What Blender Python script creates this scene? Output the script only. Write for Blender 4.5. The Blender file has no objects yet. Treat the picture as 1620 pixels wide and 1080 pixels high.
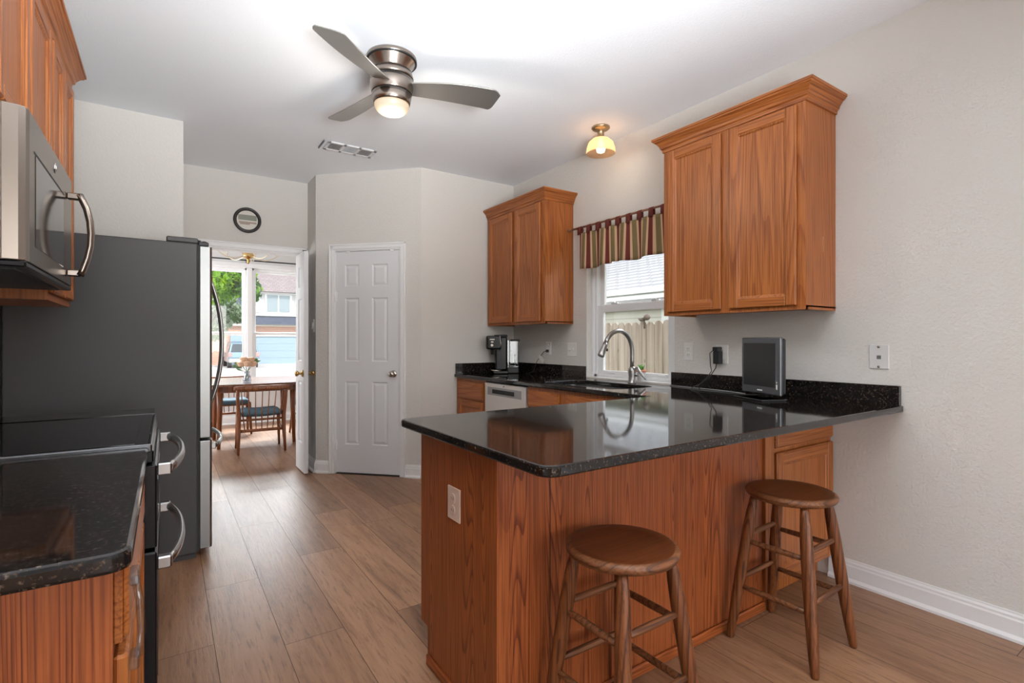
import bpy, bmesh, math, random
from mathutils import Vector, Matrix
random.seed(7)
S = bpy.context.scene
C = S.collection
PI = math.pi
R = math.radians

# ------------------------------------------------------------------ camera
F = 813.6
YAW = math.atan2(547, F)
CAM_H = 1.218
cd = bpy.data.cameras.new('camera'); cam = bpy.data.objects.new('camera', cd); C.objects.link(cam)
cam.location = (0, 0, CAM_H)
cam.rotation_euler = (PI/2, 0, -YAW)
cd.sensor_fit = 'HORIZONTAL'; cd.sensor_width = 36; cd.lens = F/1620*36
cd.shift_y = -1/1620
cd.clip_start = 0.02; cd.clip_end = 300
S.camera = cam

# ------------------------------------------------------------------ view, sky, sun, large lights
S.view_settings.view_transform = 'Standard'; S.view_settings.look = 'None'
S.view_settings.gamma = 1; S.view_settings.use_curve_mapping = False
S.view_settings.exposure = 0.4
w = bpy.data.worlds.new('sky'); S.world = w; w.use_nodes = True
nt = w.node_tree; nt.nodes.clear()
sky = nt.nodes.new('ShaderNodeTexSky'); sky.sky_type = 'NISHITA'; sky.sun_disc = False
sky.sun_elevation = R(52); sky.sun_rotation = R(200); sky.altitude = 100; sky.air_density = 1.0; sky.dust_density = 2.0
bgn = nt.nodes.new('ShaderNodeBackground'); bgn.inputs[1].default_value = 0.34
hs = nt.nodes.new('ShaderNodeHueSaturation'); hs.inputs['Saturation'].default_value = 0.45
wo = nt.nodes.new('ShaderNodeOutputWorld')
nt.links.new(sky.outputs[0], hs.inputs['Color']); nt.links.new(hs.outputs[0], bgn.inputs[0]); nt.links.new(bgn.outputs[0], wo.inputs[0])

def light(name, typ, loc, rot, energy, color=(1, 1, 1), **kw):
    l = bpy.data.lights.new(name, typ); l.energy = energy; l.color = color
    for k, v in kw.items():
        if k == 'portal': l.cycles.is_portal = v
        else: setattr(l, k, v)
    o = bpy.data.objects.new(name, l); C.objects.link(o); o.location = loc; o.rotation_euler = rot
    return o
light('sun', 'SUN', (0, 0, 20), (R(42), R(8), R(20)), 2.3, (1.0, .96, .9), angle=R(1))
# daylight entering by the big patio windows behind the camera
light('patio_daylight', 'AREA', (1.0, -3.42, 1.35), (R(90), 0, 0), 40, (.97, .985, 1.0), shape='RECTANGLE', size=3.0, size_y=2.2)
light('side_daylight', 'AREA', (-1.9, -1.9, 1.5), (R(90), 0, R(-90)), 8, (.97, .985, 1.0), shape='RECTANGLE', size=2.0, size_y=1.8)
light('kitchen_window_sky', 'AREA', (3.06, 2.73, 1.5), (0, R(90), 0), 1, portal=True, shape='RECTANGLE', size=1.1, size_y=.85)
light('dining_window_sky', 'AREA', (.95, 8.72, 1.45), (R(-90), 0, 0), 1, portal=True, shape='RECTANGLE', size=2.2, size_y=1.6)

# added fill lamp behind the camera, aimed at the ceiling like a bounced flash
light('ceiling_fill', 'AREA', (.35, -.75, 1.30), (R(180-44), 0, R(-8)), 80, (.93, .97, 1.0), shape='DISK', size=1.0, spread=R(88))
light('dining_side_fill', 'AREA', (-2.44, 7.0, 1.5), (R(90), 0, R(-90)), 75, (.96, .98, 1.0), shape='RECTANGLE', size=1.6, size_y=1.4)  # added fill lamp for the dining room; no window in this wall
# added lamps outside above each window, out of view, to brighten the rooms
light('front_window_fill', 'AREA', (1.0, 10.4, 3.6), (R(-62), 0, 0), 1100, (.95, .98, 1.0), shape='RECTANGLE', size=3.2, size_y=1.6)
light('side_window_fill', 'AREA', (4.4, 2.73, 3.2), (R(0), R(52), 0), 200, (.95, .98, 1.0), shape='RECTANGLE', size=1.0, size_y=2.0)
S.cycles.max_bounces = 12; S.cycles.diffuse_bounces = 6; S.cycles.glossy_bounces = 5; S.cycles.transparent_max_bounces = 12; S.cycles.sample_clamp_indirect = 6

# ------------------------------------------------------------------ materials
def mat(name, col, rough=.5, metal=0, spec=.5, **kw):
    m = bpy.data.materials.new(name); m.use_nodes = True
    b = m.node_tree.nodes['Principled BSDF']
    b.inputs['Base Color'].default_value = (*col, 1); b.inputs['Roughness'].default_value = rough
    b.inputs['Metallic'].default_value = metal; b.inputs['Specular IOR Level'].default_value = spec
    for k, v in kw.items(): b.inputs[k].default_value = v
    return m
def N(m, t, **kw):
    n = m.node_tree.nodes.new(t)
    for k, v in kw.items():
        if k in n.inputs.keys(): n.inputs[k].default_value = v
        else: setattr(n, k, v)
    return n
def Lk(m, a, b): m.node_tree.links.new(a, b)
def P(m): return m.node_tree.nodes['Principled BSDF']
def ramp(m, stops):
    r = N(m, 'ShaderNodeValToRGB'); cr = r.color_ramp
    while len(cr.elements) < len(stops): cr.elements.new(.5)
    for e, (p, c) in zip(cr.elements, stops): e.position = p; e.color = (*c, 1)
    return r
def coords(m, scale=(1, 1, 1), rot=(0, 0, 0), src='Object'):
    tc = N(m, 'ShaderNodeTexCoord'); mp = N(m, 'ShaderNodeMapping')
    mp.inputs['Scale'].default_value = scale; mp.inputs['Rotation'].default_value = rot
    Lk(m, tc.outputs[src], mp.inputs[0]); return mp.outputs[0]
def bump(m, h, strength, dist=.002):
    b = N(m, 'ShaderNodeBump', Strength=strength, Distance=dist)
    Lk(m, h, b.inputs['Height']); Lk(m, b.outputs[0], P(m).inputs['Normal'])
def texwall(name, col, scale=80, st=.7, rough=.75):
    m = mat(name, col, rough, spec=.3)
    n = N(m, 'ShaderNodeTexNoise', Scale=scale, Detail=3.0); Lk(m, coords(m), n.inputs['Vector'])
    bump(m, n.outputs[0], st, .004); return m
def oak(name, c1, c2, c3, axis='Z', rough=.38, ring=9.0, fine=.5):
    """oak veneer: long stretched growth rings along the given axis, with fine dark pores"""
    m = mat(name, c1, rough, spec=.4)
    st = {'Z': (1, 1, .035), 'X': (.035, 1, 1), 'Y': (1, .035, 1)}[axis]
    v = coords(m, st)
    n = N(m, 'ShaderNodeTexNoise', Scale=5.5, Detail=.6, Roughness=.4, Distortion=.0); Lk(m, v, n.inputs['Vector'])
    mu = N(m, 'ShaderNodeMath', operation='MULTIPLY'); Lk(m, n.outputs[0], mu.inputs[0]); mu.inputs[1].default_value = ring*4
    fr = N(m, 'ShaderNodeMath', operation='FRACT'); Lk(m, mu.outputs[0], fr.inputs[0])
    rp = ramp(m, [(0, c2), (.10, c2), (.30, c1), (.8, c3), (1, c1)]); Lk(m, fr.outputs[0], rp.inputs[0])
    st2 = {'Z': (1, 1, .018), 'X': (.018, 1, 1), 'Y': (1, .018, 1)}[axis]
    v2 = coords(m, st2)
    p = N(m, 'ShaderNodeTexNoise', Scale=190.0, Detail=2.0); Lk(m, v2, p.inputs['Vector'])
    pr = ramp(m, [(.36, tuple(x*.5+.1 for x in c2)), (.54, (1, 1, 1))]); Lk(m, p.outputs[0], pr.inputs[0])
    mx = N(m, 'ShaderNodeMix', data_type='RGBA', blend_type='MULTIPLY'); mx.inputs[0].default_value = fine
    Lk(m, rp.outputs[0], mx.inputs[6]); Lk(m, pr.outputs[0], mx.inputs[7])
    Lk(m, mx.outputs[2], P(m).inputs['Base Color'])
    bump(m, p.outputs[0], .12, .001)
    return m
def granite(name, base=(.006, .006, .007)):
    m = mat(name, base, .055, spec=.48)
    v = coords(m)
    a = N(m, 'ShaderNodeTexVoronoi', Scale=170.0); Lk(m, v, a.inputs['Vector'])
    n = N(m, 'ShaderNodeTexNoise', Scale=125.0, Detail=3.0, Roughness=.6); Lk(m, v, n.inputs['Vector'])
    r1 = ramp(m, [(.0, (.05, .036, .028)), (.40, (.005, .005, .006)), (.56, (.011, .009, .008)), (.63, (.045, .028, .019)), (.70, (.10, .08, .065))])
    Lk(m, n.outputs[0], r1.inputs[0])
    mx = N(m, 'ShaderNodeMix', data_type='RGBA', blend_type='ADD'); mx.inputs[0].default_value = 1
    r2 = ramp(m, [(.0, (.03, .024, .02)), (.16, (.0, .0, .0))]); Lk(m, a.outputs['Distance'], r2.inputs[0])
    Lk(m, r1.outputs[0], mx.inputs[6]); Lk(m, r2.outputs[0], mx.inputs[7]); Lk(m, mx.outputs[2], P(m).inputs['Base Color'])
    return m
def brushed(name, col, rough=.28, axis='Z', metal=1.0):
    m = mat(name, col, rough, metal)
    sc = {'Z': (1, 1, .004), 'Y': (1, .004, 1), 'X': (.004, 1, 1)}[axis]
    n = N(m, 'ShaderNodeTexNoise', Scale=420.0, Detail=.0); Lk(m, coords(m, sc), n.inputs['Vector'])
    mr = N(m, 'ShaderNodeMapRange'); mr.inputs[3].default_value = rough-.03; mr.inputs[4].default_value = rough+.04
    Lk(m, n.outputs[0], mr.inputs[0]); Lk(m, mr.outputs[0], P(m).inputs['Roughness'])
    return m
def glass_thin(name, tint=(.97, .98, .98), refl=.07):
    m = bpy.data.materials.new(name); m.use_nodes = True; t = m.node_tree; t.nodes.clear()
    o = t.nodes.new('ShaderNodeOutputMaterial'); mx = t.nodes.new('ShaderNodeMixShader')
    a = t.nodes.new('ShaderNodeBsdfTransparent'); a.inputs[0].default_value = (*tint, 1)
    g = t.nodes.new('ShaderNodeBsdfGlossy'); g.inputs['Roughness'].default_value = .02
    mx.inputs[0].default_value = refl
    t.links.new(a.outputs[0], mx.inputs[1]); t.links.new(g.outputs[0], mx.inputs[2]); t.links.new(mx.outputs[0], o.inputs[0]); return m
def emit(name, col, st):
    m = mat(name, col, .4); b = P(m)
    b.inputs['Emission Color'].default_value = (*col, 1); b.inputs['Emission Strength'].default_value = st; return m

WALL = texwall('wall_paint', (.635, .61, .575))
CEIL = texwall('ceiling_paint', (.86, .89, .93), 130, .5)
TRIM = mat('white_trim_paint', (.80, .80, .80), .35)
DOORW = mat('white_door_paint', (.72, .725, .74), .38)
OAK = oak('honey_oak', (.36, .112, .025), (.28, .078, .016), (.40, .131, .031))
OAKX = oak('honey_oak_along_x', (.36, .112, .025), (.28, .078, .016), (.40, .131, .031), 'X')
OAKY = oak('honey_oak_along_y', (.36, .112, .025), (.28, .078, .016), (.40, .131, .031), 'Y')
OAKP = oak('red_oak_panel', (.32, .082, .020), (.18, .037, .010), (.36, .097, .025), rough=.42, ring=26)
OAKPX = oak('red_oak_trim', (.33, .082, .018), (.24, .055, .012), (.36, .095, .022), 'X')
OAKT = oak('red_oak_upright_trim', (.32, .085, .022), (.26, .062, .016), (.35, .098, .026))
OAKPY = oak('red_oak_trim_y', (.33, .082, .018), (.24, .055, .012), (.36, .095, .022), 'Y')
STOOLW = oak('stool_leg_oak', (.165, .050, .014), (.075, .021, .007), (.20, .066, .020), rough=.4, ring=6)
STOOLS = oak('stool_seat_wood', (.115, .030, .009), (.10, .025, .008), (.125, .035, .011), 'X', rough=.34, ring=3)
STOOLE = oak('stool_seat_edge', (.185, .066, .024), (.10, .035, .014), (.22, .085, .033), 'X', rough=.45, ring=4)
TEAK = oak('teak', (.21, .065, .024), (.13, .04, .015), (.25, .085, .03), rough=.35, ring=5)
TEAKX = oak('teak_top', (.15, .060, .03), (.11, .04, .02), (.17, .07, .035), 'X', rough=.25, ring=5)
GRAN = granite('black_granite')
STEEL = mat('stainless_steel', (.29, .29, .285), .3, 1)
STEELY = mat('stainless_steel_brushed_y', (.27, .225, .19), .27, 1)  # brown tint puts the reflection of the oak into the steel colour
NICKEL = brushed('brushed_nickel', (.33, .28, .245), .24)
DWST = brushed('dishwasher_steel', (.72, .70, .67), .45, 'Y', .6)
CHROME = mat('chrome', (.72, .72, .72), .1, 1)
SILVER = mat('satin_silver_handle', (.44, .43, .42), .25, 1)
BRASS = mat('brass', (.62, .42, .17), .22, 1)
ABRASS = mat('antique_brass', (.45, .34, .20), .35, 1)
SATN = mat('satin_nickel_knob', (.45, .41, .36), .22, 1)
DGREY = mat('dark_grey_fridge_paint', (.058, .054, .053), .45, .2, .4)
BLACK = mat('black_gloss_plastic', (.006, .006, .007), .22, 0, .35)
BLACKM = mat('black_matte_plastic', (.012, .012, .013), .5)
BGLASS = mat('black_ceramic_glass', (.004, .004, .005), .06, spec=.6)
RUBBER = mat('dark_gasket', (.02, .02, .02), .7)
PLAST = mat('white_plastic', (.74, .73, .70), .35)
PLASTD = mat('grey_slots', (.10, .10, .10), .5)
CREAMP = mat('beige_outlet_plastic', (.68, .52, .42), .4)
GLASS = glass_thin('window_glass')
DUSTG = glass_thin('clear_plastic', (.80, .84, .88), .12)
VINYL = mat('white_vinyl', (.82, .83, .84), .35)

# ------------------------------------------------------------------ geometry helpers
class B:
    """collects shapes in one mesh; off is subtracted so that meshes are local to their thing"""
    def __init__(s, off=(0, 0, 0)):
        s.bm = bmesh.new(); s.off = Vector(off); s.smooth = []
    def _mi(s, faces, mi, sm=False):
        for f in faces:
            if f.is_valid: f.material_index = mi; f.smooth = sm
    def box(s, x0, x1, y0, y1, z0, z1, bev=0, mi=0, rot=None, seg=1):
        x0, x1 = sorted((x0, x1)); y0, y1 = sorted((y0, y1)); z0, z1 = sorted((z0, z1))
        c = Vector(((x0+x1)/2, (y0+y1)/2, (z0+z1)/2))
        t = bmesh.new(); bmesh.ops.create_cube(t, size=1)
        bmesh.ops.scale(t, vec=(x1-x0, y1-y0, z1-z0), verts=t.verts)
        if bev:
            bev = min(bev, .49*min(x1-x0, y1-y0, z1-z0))
            bmesh.ops.bevel(t, geom=list(t.edges), offset=bev, segments=seg, affect='EDGES', profile=.5)
        M = Matrix.Translation(c - s.off)
        if rot is not None: M = M @ rot
        bmesh.ops.transform(t, matrix=M, verts=t.verts)
        s.merge(t, mi, False); return s
    def merge(s, t, mi, sm):
        vm = {}
        for v in t.verts: vm[v] = s.bm.verts.new(v.co)
        for f in t.faces:
            try: nf = s.bm.faces.new([vm[v] for v in f.verts])
            except ValueError: continue
            nf.material_index = mi; nf.smooth = sm
        t.free()
    def mesh(s, verts, faces, mi=0, sm=False):
        vs = [s.bm.verts.new(Vector(v)-s.off) for v in verts]
        for f in faces:
            try: nf = s.bm.faces.new([vs[i] for i in f]); nf.material_index = mi; nf.smooth = sm
            except ValueError: pass
        return s
    def lathe(s, prof, c=(0, 0, 0), n=32, mi=0, axis='Z', sm=True, cap=True, M=None):
        """prof: list of (r, h) along the axis"""
        c = Vector(c); vs = []
        for r, h in prof:
            ring = []
            for i in range(n):
                a = 2*PI*i/n; p = Vector((r*math.cos(a), r*math.sin(a), h))
                if axis == 'X': p = Vector((p.z, p.x, p.y))
                elif axis == 'Y': p = Vector((p.y, p.z, p.x))
                if M is not None: p = M @ p
                ring.append(s.bm.verts.new(p+c-s.off))
            vs.append(ring)
        for k in range(len(vs)-1):
            for i in range(n):
                f = s.bm.faces.new((vs[k][i], vs[k][(i+1) % n], vs[k+1][(i+1) % n], vs[k+1][i])); f.material_index = mi; f.smooth = sm
        if cap:
            if prof[0][0] > 1e-5:
                f = s.bm.faces.new(vs[0][::-1]); f.material_index = mi
            if prof[-1][0] > 1e-5:
                f = s.bm.faces.new(vs[-1]); f.material_index = mi
        return s
    def tube(s, pts, r, n=10, mi=0, sm=True, closed=False, flat=None):
        """sweep; r number or list; flat=(a,b) ellipse factors"""
        pts = [Vector(p) for p in pts]; m = len(pts)
        rr = r if isinstance(r, (list, tuple)) else [r]*m
        rings = []; up = None
        for i, p in enumerate(pts):
            if closed: d = pts[(i+1) % m]-pts[i-1]
            else: d = (pts[min(i+1, m-1)]-pts[max(i-1, 0)])
            d.normalize()
            if up is None:
                up = Vector((0, 0, 1)) if abs(d.z) < .9 else Vector((1, 0, 0))
            e1 = d.cross(up).normalized(); e2 = e1.cross(d).normalized(); up = e2
            fa, fb = flat or (1, 1)
            rings.append([s.bm.verts.new(p + (e1*math.cos(2*PI*k/n)*fa + e2*math.sin(2*PI*k/n)*fb)*rr[i] - s.off) for k in range(n)])
        rng = range(m) if closed else range(m-1)
        for i in rng:
            a, b = rings[i], rings[(i+1) % m]
            for k in range(n):
                f = s.bm.faces.new((a[k], a[(k+1) % n], b[(k+1) % n], b[k])); f.material_index = mi; f.smooth = sm
        if not closed:
            f = s.bm.faces.new(rings[0][::-1]); f.material_index = mi
            f = s.bm.faces.new(rings[-1]); f.material_index = mi
        return s
    def prism(s, poly, z0, z1, mi=0, axis='Z', holes=()):
        """poly in the plane normal to axis (Z: xy, X: yz, Y: xz), extruded"""
        t = bmesh.new(); es = []
        for lp in [poly, *holes]:
            vs = [t.verts.new((a, b, 0)) for a, b in lp]
            es += [t.edges.new((vs[i], vs[(i+1) % len(vs)])) for i in range(len(vs))]
        bmesh.ops.triangle_fill(t, edges=es, use_beauty=True)
        bmesh.ops.dissolve_limit(t, angle_limit=.01, verts=t.verts, edges=[e for e in t.edges if len(e.link_faces) == 2])
        g = bmesh.ops.extrude_face_region(t, geom=list(t.faces))
        ev = [v for v in g['geom'] if isinstance(v, bmesh.types.BMVert)]
        bmesh.ops.translate(t, vec=(0, 0, z1-z0), verts=ev)
        bmesh.ops.recalc_face_normals(t, faces=t.faces)
        for v in t.verts:
            a, b, c = v.co.x, v.co.y, v.co.z+z0
            v.co = {'Z': Vector((a, b, c)), 'X': Vector((c, a, b)), 'Y': Vector((a, c, b))}[axis]-s.off
        s.merge(t, mi, False); return s
OFF = {}
def obj(name, b, m, parent=None, loc=None, bevel=0):
    me = bpy.data.meshes.new(name)
    bmesh.ops.recalc_face_normals(b.bm, faces=b.bm.faces)
    b.bm.to_mesh(me); b.bm.free()
    for k in (m if isinstance(m, (list, tuple)) else [m]): me.materials.append(k)
    o = bpy.data.objects.new(name, me); C.objects.link(o)
    if parent: o.parent = parent
    if loc is not None: o.location = loc
    if bevel:
        md = o.modifiers.new('bevel', 'BEVEL'); md.width = bevel; md.segments = 2; md.limit_method = 'ANGLE'; md.angle_limit = R(50)
    return o
def tag(o, label=None, cat=None, group=None, kind=None):
    if label: o['label'] = label
    if cat: o['category'] = cat
    if group: o['group'] = group
    if kind: o['kind'] = kind
    return o
def thing(name, label, cat, loc=(0, 0, 0), rz=0, group=None, kind=None):
    o = bpy.data.objects.new(name, None); C.objects.link(o); o.empty_display_size = .1
    o.location = loc; o.rotation_euler = (0, 0, rz); return tag(o, label, cat, group, kind)
def struct(name, b, m, parent=None, bevel=0):
    o = obj(name, b, m, parent, bevel=bevel); o['kind'] = 'structure'; return o
def dup(root, loc, rz=0, label=None):
    r = root.copy(); C.objects.link(r); r.location = loc; r.rotation_euler = (0, 0, rz)
    if label: r['label'] = label
    for ch in list(root.children):
        c = ch.copy(); C.objects.link(c); c.parent = r
        for g in list(ch.children):
            d = g.copy(); C.objects.link(d); d.parent = c
    return r
def arc(cx, cy, r, a0, a1, n):
    return [(cx+r*math.cos(R(a0+(a1-a0)*i/n)), cy+r*math.sin(R(a0+(a1-a0)*i/n))) for i in range(n+1)]

# ================================================================== STRUCTURE
CH = 2.757          # ceiling height
WR = 2.87           # window wall
WL = -.68           # left wall
# ---- floor of wide planks
def floor():
    m = mat('vinyl_planks', (.3, .2, .14), .4, spec=.5)
    at = N(m, 'ShaderNodeAttribute', attribute_name='tone')
    v = coords(m, (1, .09, 1))
    n = N(m, 'ShaderNodeTexNoise', Scale=11.0, Detail=7.0, Roughness=.68, Distortion=1.1)
    ad = N(m, 'ShaderNodeVectorMath', operation='ADD'); Lk(m, v, ad.inputs[0])
    sc = N(m, 'ShaderNodeVectorMath', operation='SCALE'); Lk(m, at.outputs['Color'], sc.inputs[0]); sc.inputs['Scale'].default_value = 37
    Lk(m, sc.outputs[0], ad.inputs[1]); Lk(m, ad.outputs[0], n.inputs['Vector'])
    rp = ramp(m, [(.25, (.13, .058, .027)), (.43, (.255, .130, .067)), (.58, (.34, .185, .10)), (.75, (.20, .10, .050))]); Lk(m, n.outputs[0], rp.inputs[0])
    mx = N(m, 'ShaderNodeMix', data_type='RGBA', blend_type='MULTIPLY'); mx.inputs[0].default_value = 1
    tr = ramp(m, [(0, (.74, .70, .68)), (1, (1.18, 1.18, 1.20))]); Lk(m, at.outputs['Fac'], tr.inputs[0])
    Lk(m, rp.outputs[0], mx.inputs[6]); Lk(m, tr.outputs[0], mx.inputs[7])
    n2 = N(m, 'ShaderNodeTexNoise', Scale=75.0, Detail=5.0, Roughness=.7); Lk(m, ad.outputs[0], n2.inputs['Vector'])
    r2 = ramp(m, [(.34, (.55, .48, .42)), (.47, (1, 1, 1))]); Lk(m, n2.outputs[0], r2.inputs[0])
    m2 = N(m, 'ShaderNodeMix', data_type='RGBA', blend_type='MULTIPLY'); m2.inputs[0].default_value = .95
    Lk(m, mx.outputs[2], m2.inputs[6]); Lk(m, r2.outputs[0], m2.inputs[7]); Lk(m, m2.outputs[2], P(m).inputs['Base Color'])
    bump(m, n2.outputs[0], .6, .002)
    mr = N(m, 'ShaderNodeMapRange'); mr.inputs[3].default_value = .30; mr.inputs[4].default_value = .46
    Lk(m, n2.outputs[0], mr.inputs[0]); Lk(m, mr.outputs[0], P(m).inputs['Roughness'])
    dark = mat('plank_joint', (.035, .02, .014), .8)
    bm = bmesh.new(); cl = bm.loops.layers.color.new('tone')
    W, L = .2335, 1.555
    offs = {-1: 2.38, 0: 2.92, 1: 2.217, 2: 3.09, 3: 2.215, 4: 3.40}
    rnd = random.Random(3)
    for c in range(-15, 20):
        x0 = .16+W*c; o = offs.get(c, rnd.uniform(0, L))
        k = -6
        while k < 8:
            y0 = o+L*(k-1); y1 = y0+L; k += 1
            if y1 < -3.6 or y0 > 8.6: continue
            y0 = max(y0, -3.6); y1 = min(y1, 8.6); g = .0011
            f = bm.faces.new([bm.verts.new(p) for p in ((x0+g, y0+g, 0), (x0+W-g, y0+g, 0), (x0+W-g, y1-g, 0), (x0+g, y1-g, 0))])
            t = rnd.random()
            for lp in f.loops: lp[cl] = (t, rnd.random(), rnd.random(), 1) if False else (t, t, t, 1)
    b = B(); x0 = .16-15*W; x1 = .16+20*W
    me = bpy.data.meshes.new('floor')
    vs = [bm.verts.new(p) for p in ((x0, -3.6, -.002), (x1, -3.6, -.002), (x1, 8.6, -.002), (x0, 8.6, -.002), (x0, -3.6, -.12), (x1, -3.6, -.12), (x1, 8.6, -.12), (x0, 8.6, -.12))]
    for q in ((0, 1, 2, 3), (7, 6, 5, 4), (0, 4, 5, 1), (1, 5, 6, 2), (2, 6, 7, 3), (3, 7, 4, 0)):
        f = bm.faces.new([vs[i] for i in q]); f.material_index = 1
    bm.to_mesh(me); bm.free(); me.materials.append(m); me.materials.append(dark)
    o = bpy.data.objects.new('floor', me); C.objects.link(o); o['kind'] = 'structure'
floor()
struct('ceiling', B().box(-3.3, 4.2, -3.7, 8.75, CH, CH+.12), CEIL)
# window wall (right) with the kitchen window hole
WY0, WY1, WZ0, WZ1 = 2.287, 3.169, .925, 2.06
b = B(); X1 = WR+.14
b.box(WR, X1, -3.6, WY0, 0, CH).box(WR, X1, WY1, 8.62, 0, CH).box(WR, X1, WY0, WY1, 0, WZ0).box(WR, X1, WY0, WY1, WZ1, CH)
struct('wall_right', b, WALL)
struct('wall_back', B().box(1.878, WR, 4.24, 4.36, 0, CH), WALL)
struct('wall_left', B().box(WL-.12, WL, -.9, 4.28, 0, CH), WALL)
struct('wall_alcove', B().box(WL-.12, .10, 4.28, 4.38, 0, CH).box(.0, .10, 4.38, 5.30, 0, CH), WALL)
b = B()
b.box(.0, .27, 5.30, 5.42, 0, CH).box(1.085, 1.25, 5.30, 5.42, 0, CH).box(.27, 1.085, 5.30, 5.42, 2.06, CH)
struct('wall_doorway', b, WALL)
struct('wall_jog', B().box(1.15, 1.25, 4.968, 5.30, 0, CH), WALL)
# rear part behind the camera
b = B(); b.box(-3.2, -.5, -3.6, -3.48, 0, CH).box(2.5, WR, -3.6, -3.48, 0, CH).box(-.5, 2.5, -3.6, -3.48, 2.46, CH).box(-.5, 2.5, -3.6, -3.48, 0, .24)
struct('wall_rear', b, WALL)
b = B(); b.box(-2.1, -1.98, -3.48, -2.9, 0, CH).box(-2.1, -1.98, -.9, -.78, 0, CH).box(-2.1, -1.98, -2.9, -.9, 2.41, CH).box(-2.1, -1.98, -2.9, -.9, 0, .6).box(-1.98, WL, -.9, -.78, 0, CH)
struct('wall_side', b, WALL)
# diagonal pantry wall, local frame: s along wall, d into the room, from (1.155, 4.963)
PX, PY = 1.155, 4.963
MD = Matrix.Translation((PX, PY, 0)) @ Matrix.Rotation(R(-45), 4, 'Z')
def diag(b):   # shapes built with x = s, y = -d (into room negative)
    bmesh.ops.transform(b.bm, matrix=MD, verts=b.bm.verts); return b
D0, D1 = .194, .818
b = B(); b.box(0, D0-.012, 0, .1, 0, CH).box(D1+.012, 1.022, 0, .1, 0, CH).box(D0-.012, D1+.012, 0, .1, 2.045, CH)
struct('wall_pantry', diag(b), WALL)
# pantry door with six raised panels
def six_panel(b, x0, x1, z0, z1, y, cols, rows, th=.035, mi=0):
    """slab whose front face is at y-side (negative y is the front); panels are sunk then raised"""
    sx = [x0]; 
    for a, c in cols: sx += [a, c]
    sx.append(x1)
    for i in range(0, len(sx), 2): b.box(sx[i], sx[i+1], y, y+th, z0, z1)
    zz = [z0]
    for a, c in rows: zz += [a, c]
    zz.append(z1)
    for (a, c) in cols:
        for i in range(0, len(zz), 2): b.box(a, c, y, y+th, zz[i], zz[i+1])
        for (p, q) in rows:
            for side in (0, 1):
                yo = y if side == 0 else y+th; sg = 1 if side == 0 else -1
                # sloping bead then flat moat then raised field
                o = [(a, p), (c, p), (c, q), (a, q)]
                def ins(k, d): return [((a+k, yo+sg*d, p+k)), (c-k, yo+sg*d, p+k), (c-k, yo+sg*d, q-k), (a+k, yo+sg*d, q-k)]
                r = [ins(0, 0), ins(.009, .009), ins(.014, .009), ins(.034, .0025)]
                vs = [v for ring in r for v in ring]; fs = []
                for k in range(3):
                    for j in range(4): fs.append((k*4+j, k*4+(j+1) % 4, (k+1)*4+(j+1) % 4, (k+1)*4+j))
                fs.append((12, 13, 14, 15)); b.mesh(vs, fs, mi)
b = B()
six_panel(b, D0, D1, .012, 2.035, .012, [(.282, .42), (.548, .70)], [(.27, .845), (1.03, 1.61), (1.715, 1.915)])
dr = struct('door_1', diag(b), DOORW)
def knob(b, c, d, r=.027, mi=0):
    """rosette and knob along direction d"""
    M = Vector((0, 0, 1)).rotation_difference(Vector(d)).to_matrix()
    b.lathe([(.032, 0), (.032, .004), (.026, .009), (.012, .012), (.011, .03), (r*.7, .036), (r, .047), (r, .054), (r*.75, .064), (.004, .068)], c, 24, mi, M=M)
dn = Vector((-.7071, -.7071, 0)); dt = Vector((.7071, -.7071, 0))
def dp(s, d, z): return Vector((PX, PY, z)) + dt*s + dn*d
b = B(); knob(b, dp(.757, -.012, .92), dn); struct('door_handle', b, SATN, dr)
for z in (1.62, .26):
    b = B(); b.box(D0-.012, D0+.01, -.004, .013, z-.045, z+.045, .002); b.tube([(D0-.004, -.005, z-.047), (D0-.004, -.005, z+.047)], .006, 10); struct('hinge', diag(b), VINYL, dr)
for s_ in (.30, .73):
    b = B(); b.box(s_, s_+.03, -.002, .012, 2.022, 2.042, .002); struct('door_catch', diag(b), VINYL, dr)
# casing of the pantry door
def casing_profile(b, s0, s1, zt, w=.058, y=0):
    for (k, t) in ((0, .010), (.012, .018), (.046, .013)):
        pass
    for sgn, e in ((-1, s0), (1, s1)):
        b.box(e, e+sgn*w, y-.010, y, 0, zt+w, .002); b.box(e+sgn*.012, e+sgn*(w-.004), y-.018, y-.009, 0, zt+w-.006, .004); b.box(e+sgn*(w-.016), e+sgn*w, y-.024, y, 0, zt+w, .004)
    b.box(s0, s1, y-.010, y, zt, zt+w, .002); b.box(s0-w+.01, s1+w-.01, y-.018, y-.009, zt+.012, zt+w-.004, .004); b.box(s0-w, s1+w, y-.024, y, zt+w-.016, zt+w, .004)
b = B(); casing_profile(b, D0-.004, D1+.004, 2.042)
b.box(D0-.012, D0-.002, 0, .1, 0, 2.045).box(D1+.002, D1+.012, 0, .1, 0, 2.045).box(D0-.012, D1+.012, 0, .1, 2.037, 2.045)
struct('trim_1', diag(b), TRIM)
b = B(); b.box(D0, D1, .0, .1, 0, .006); struct('trim_2', diag(b), BLACKM)
# doorway casing
b = B(); casing_profile(b, .27, 1.085, 2.05, .065, 5.30)
b.box(.27, .282, 5.3, 5.42, 0, 2.06).box(1.073, 1.085, 5.3, 5.42, 0, 2.06).box(.27, 1.085, 5.3, 5.42, 2.048, 2.06)
struct('trim_3', b, TRIM)
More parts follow.
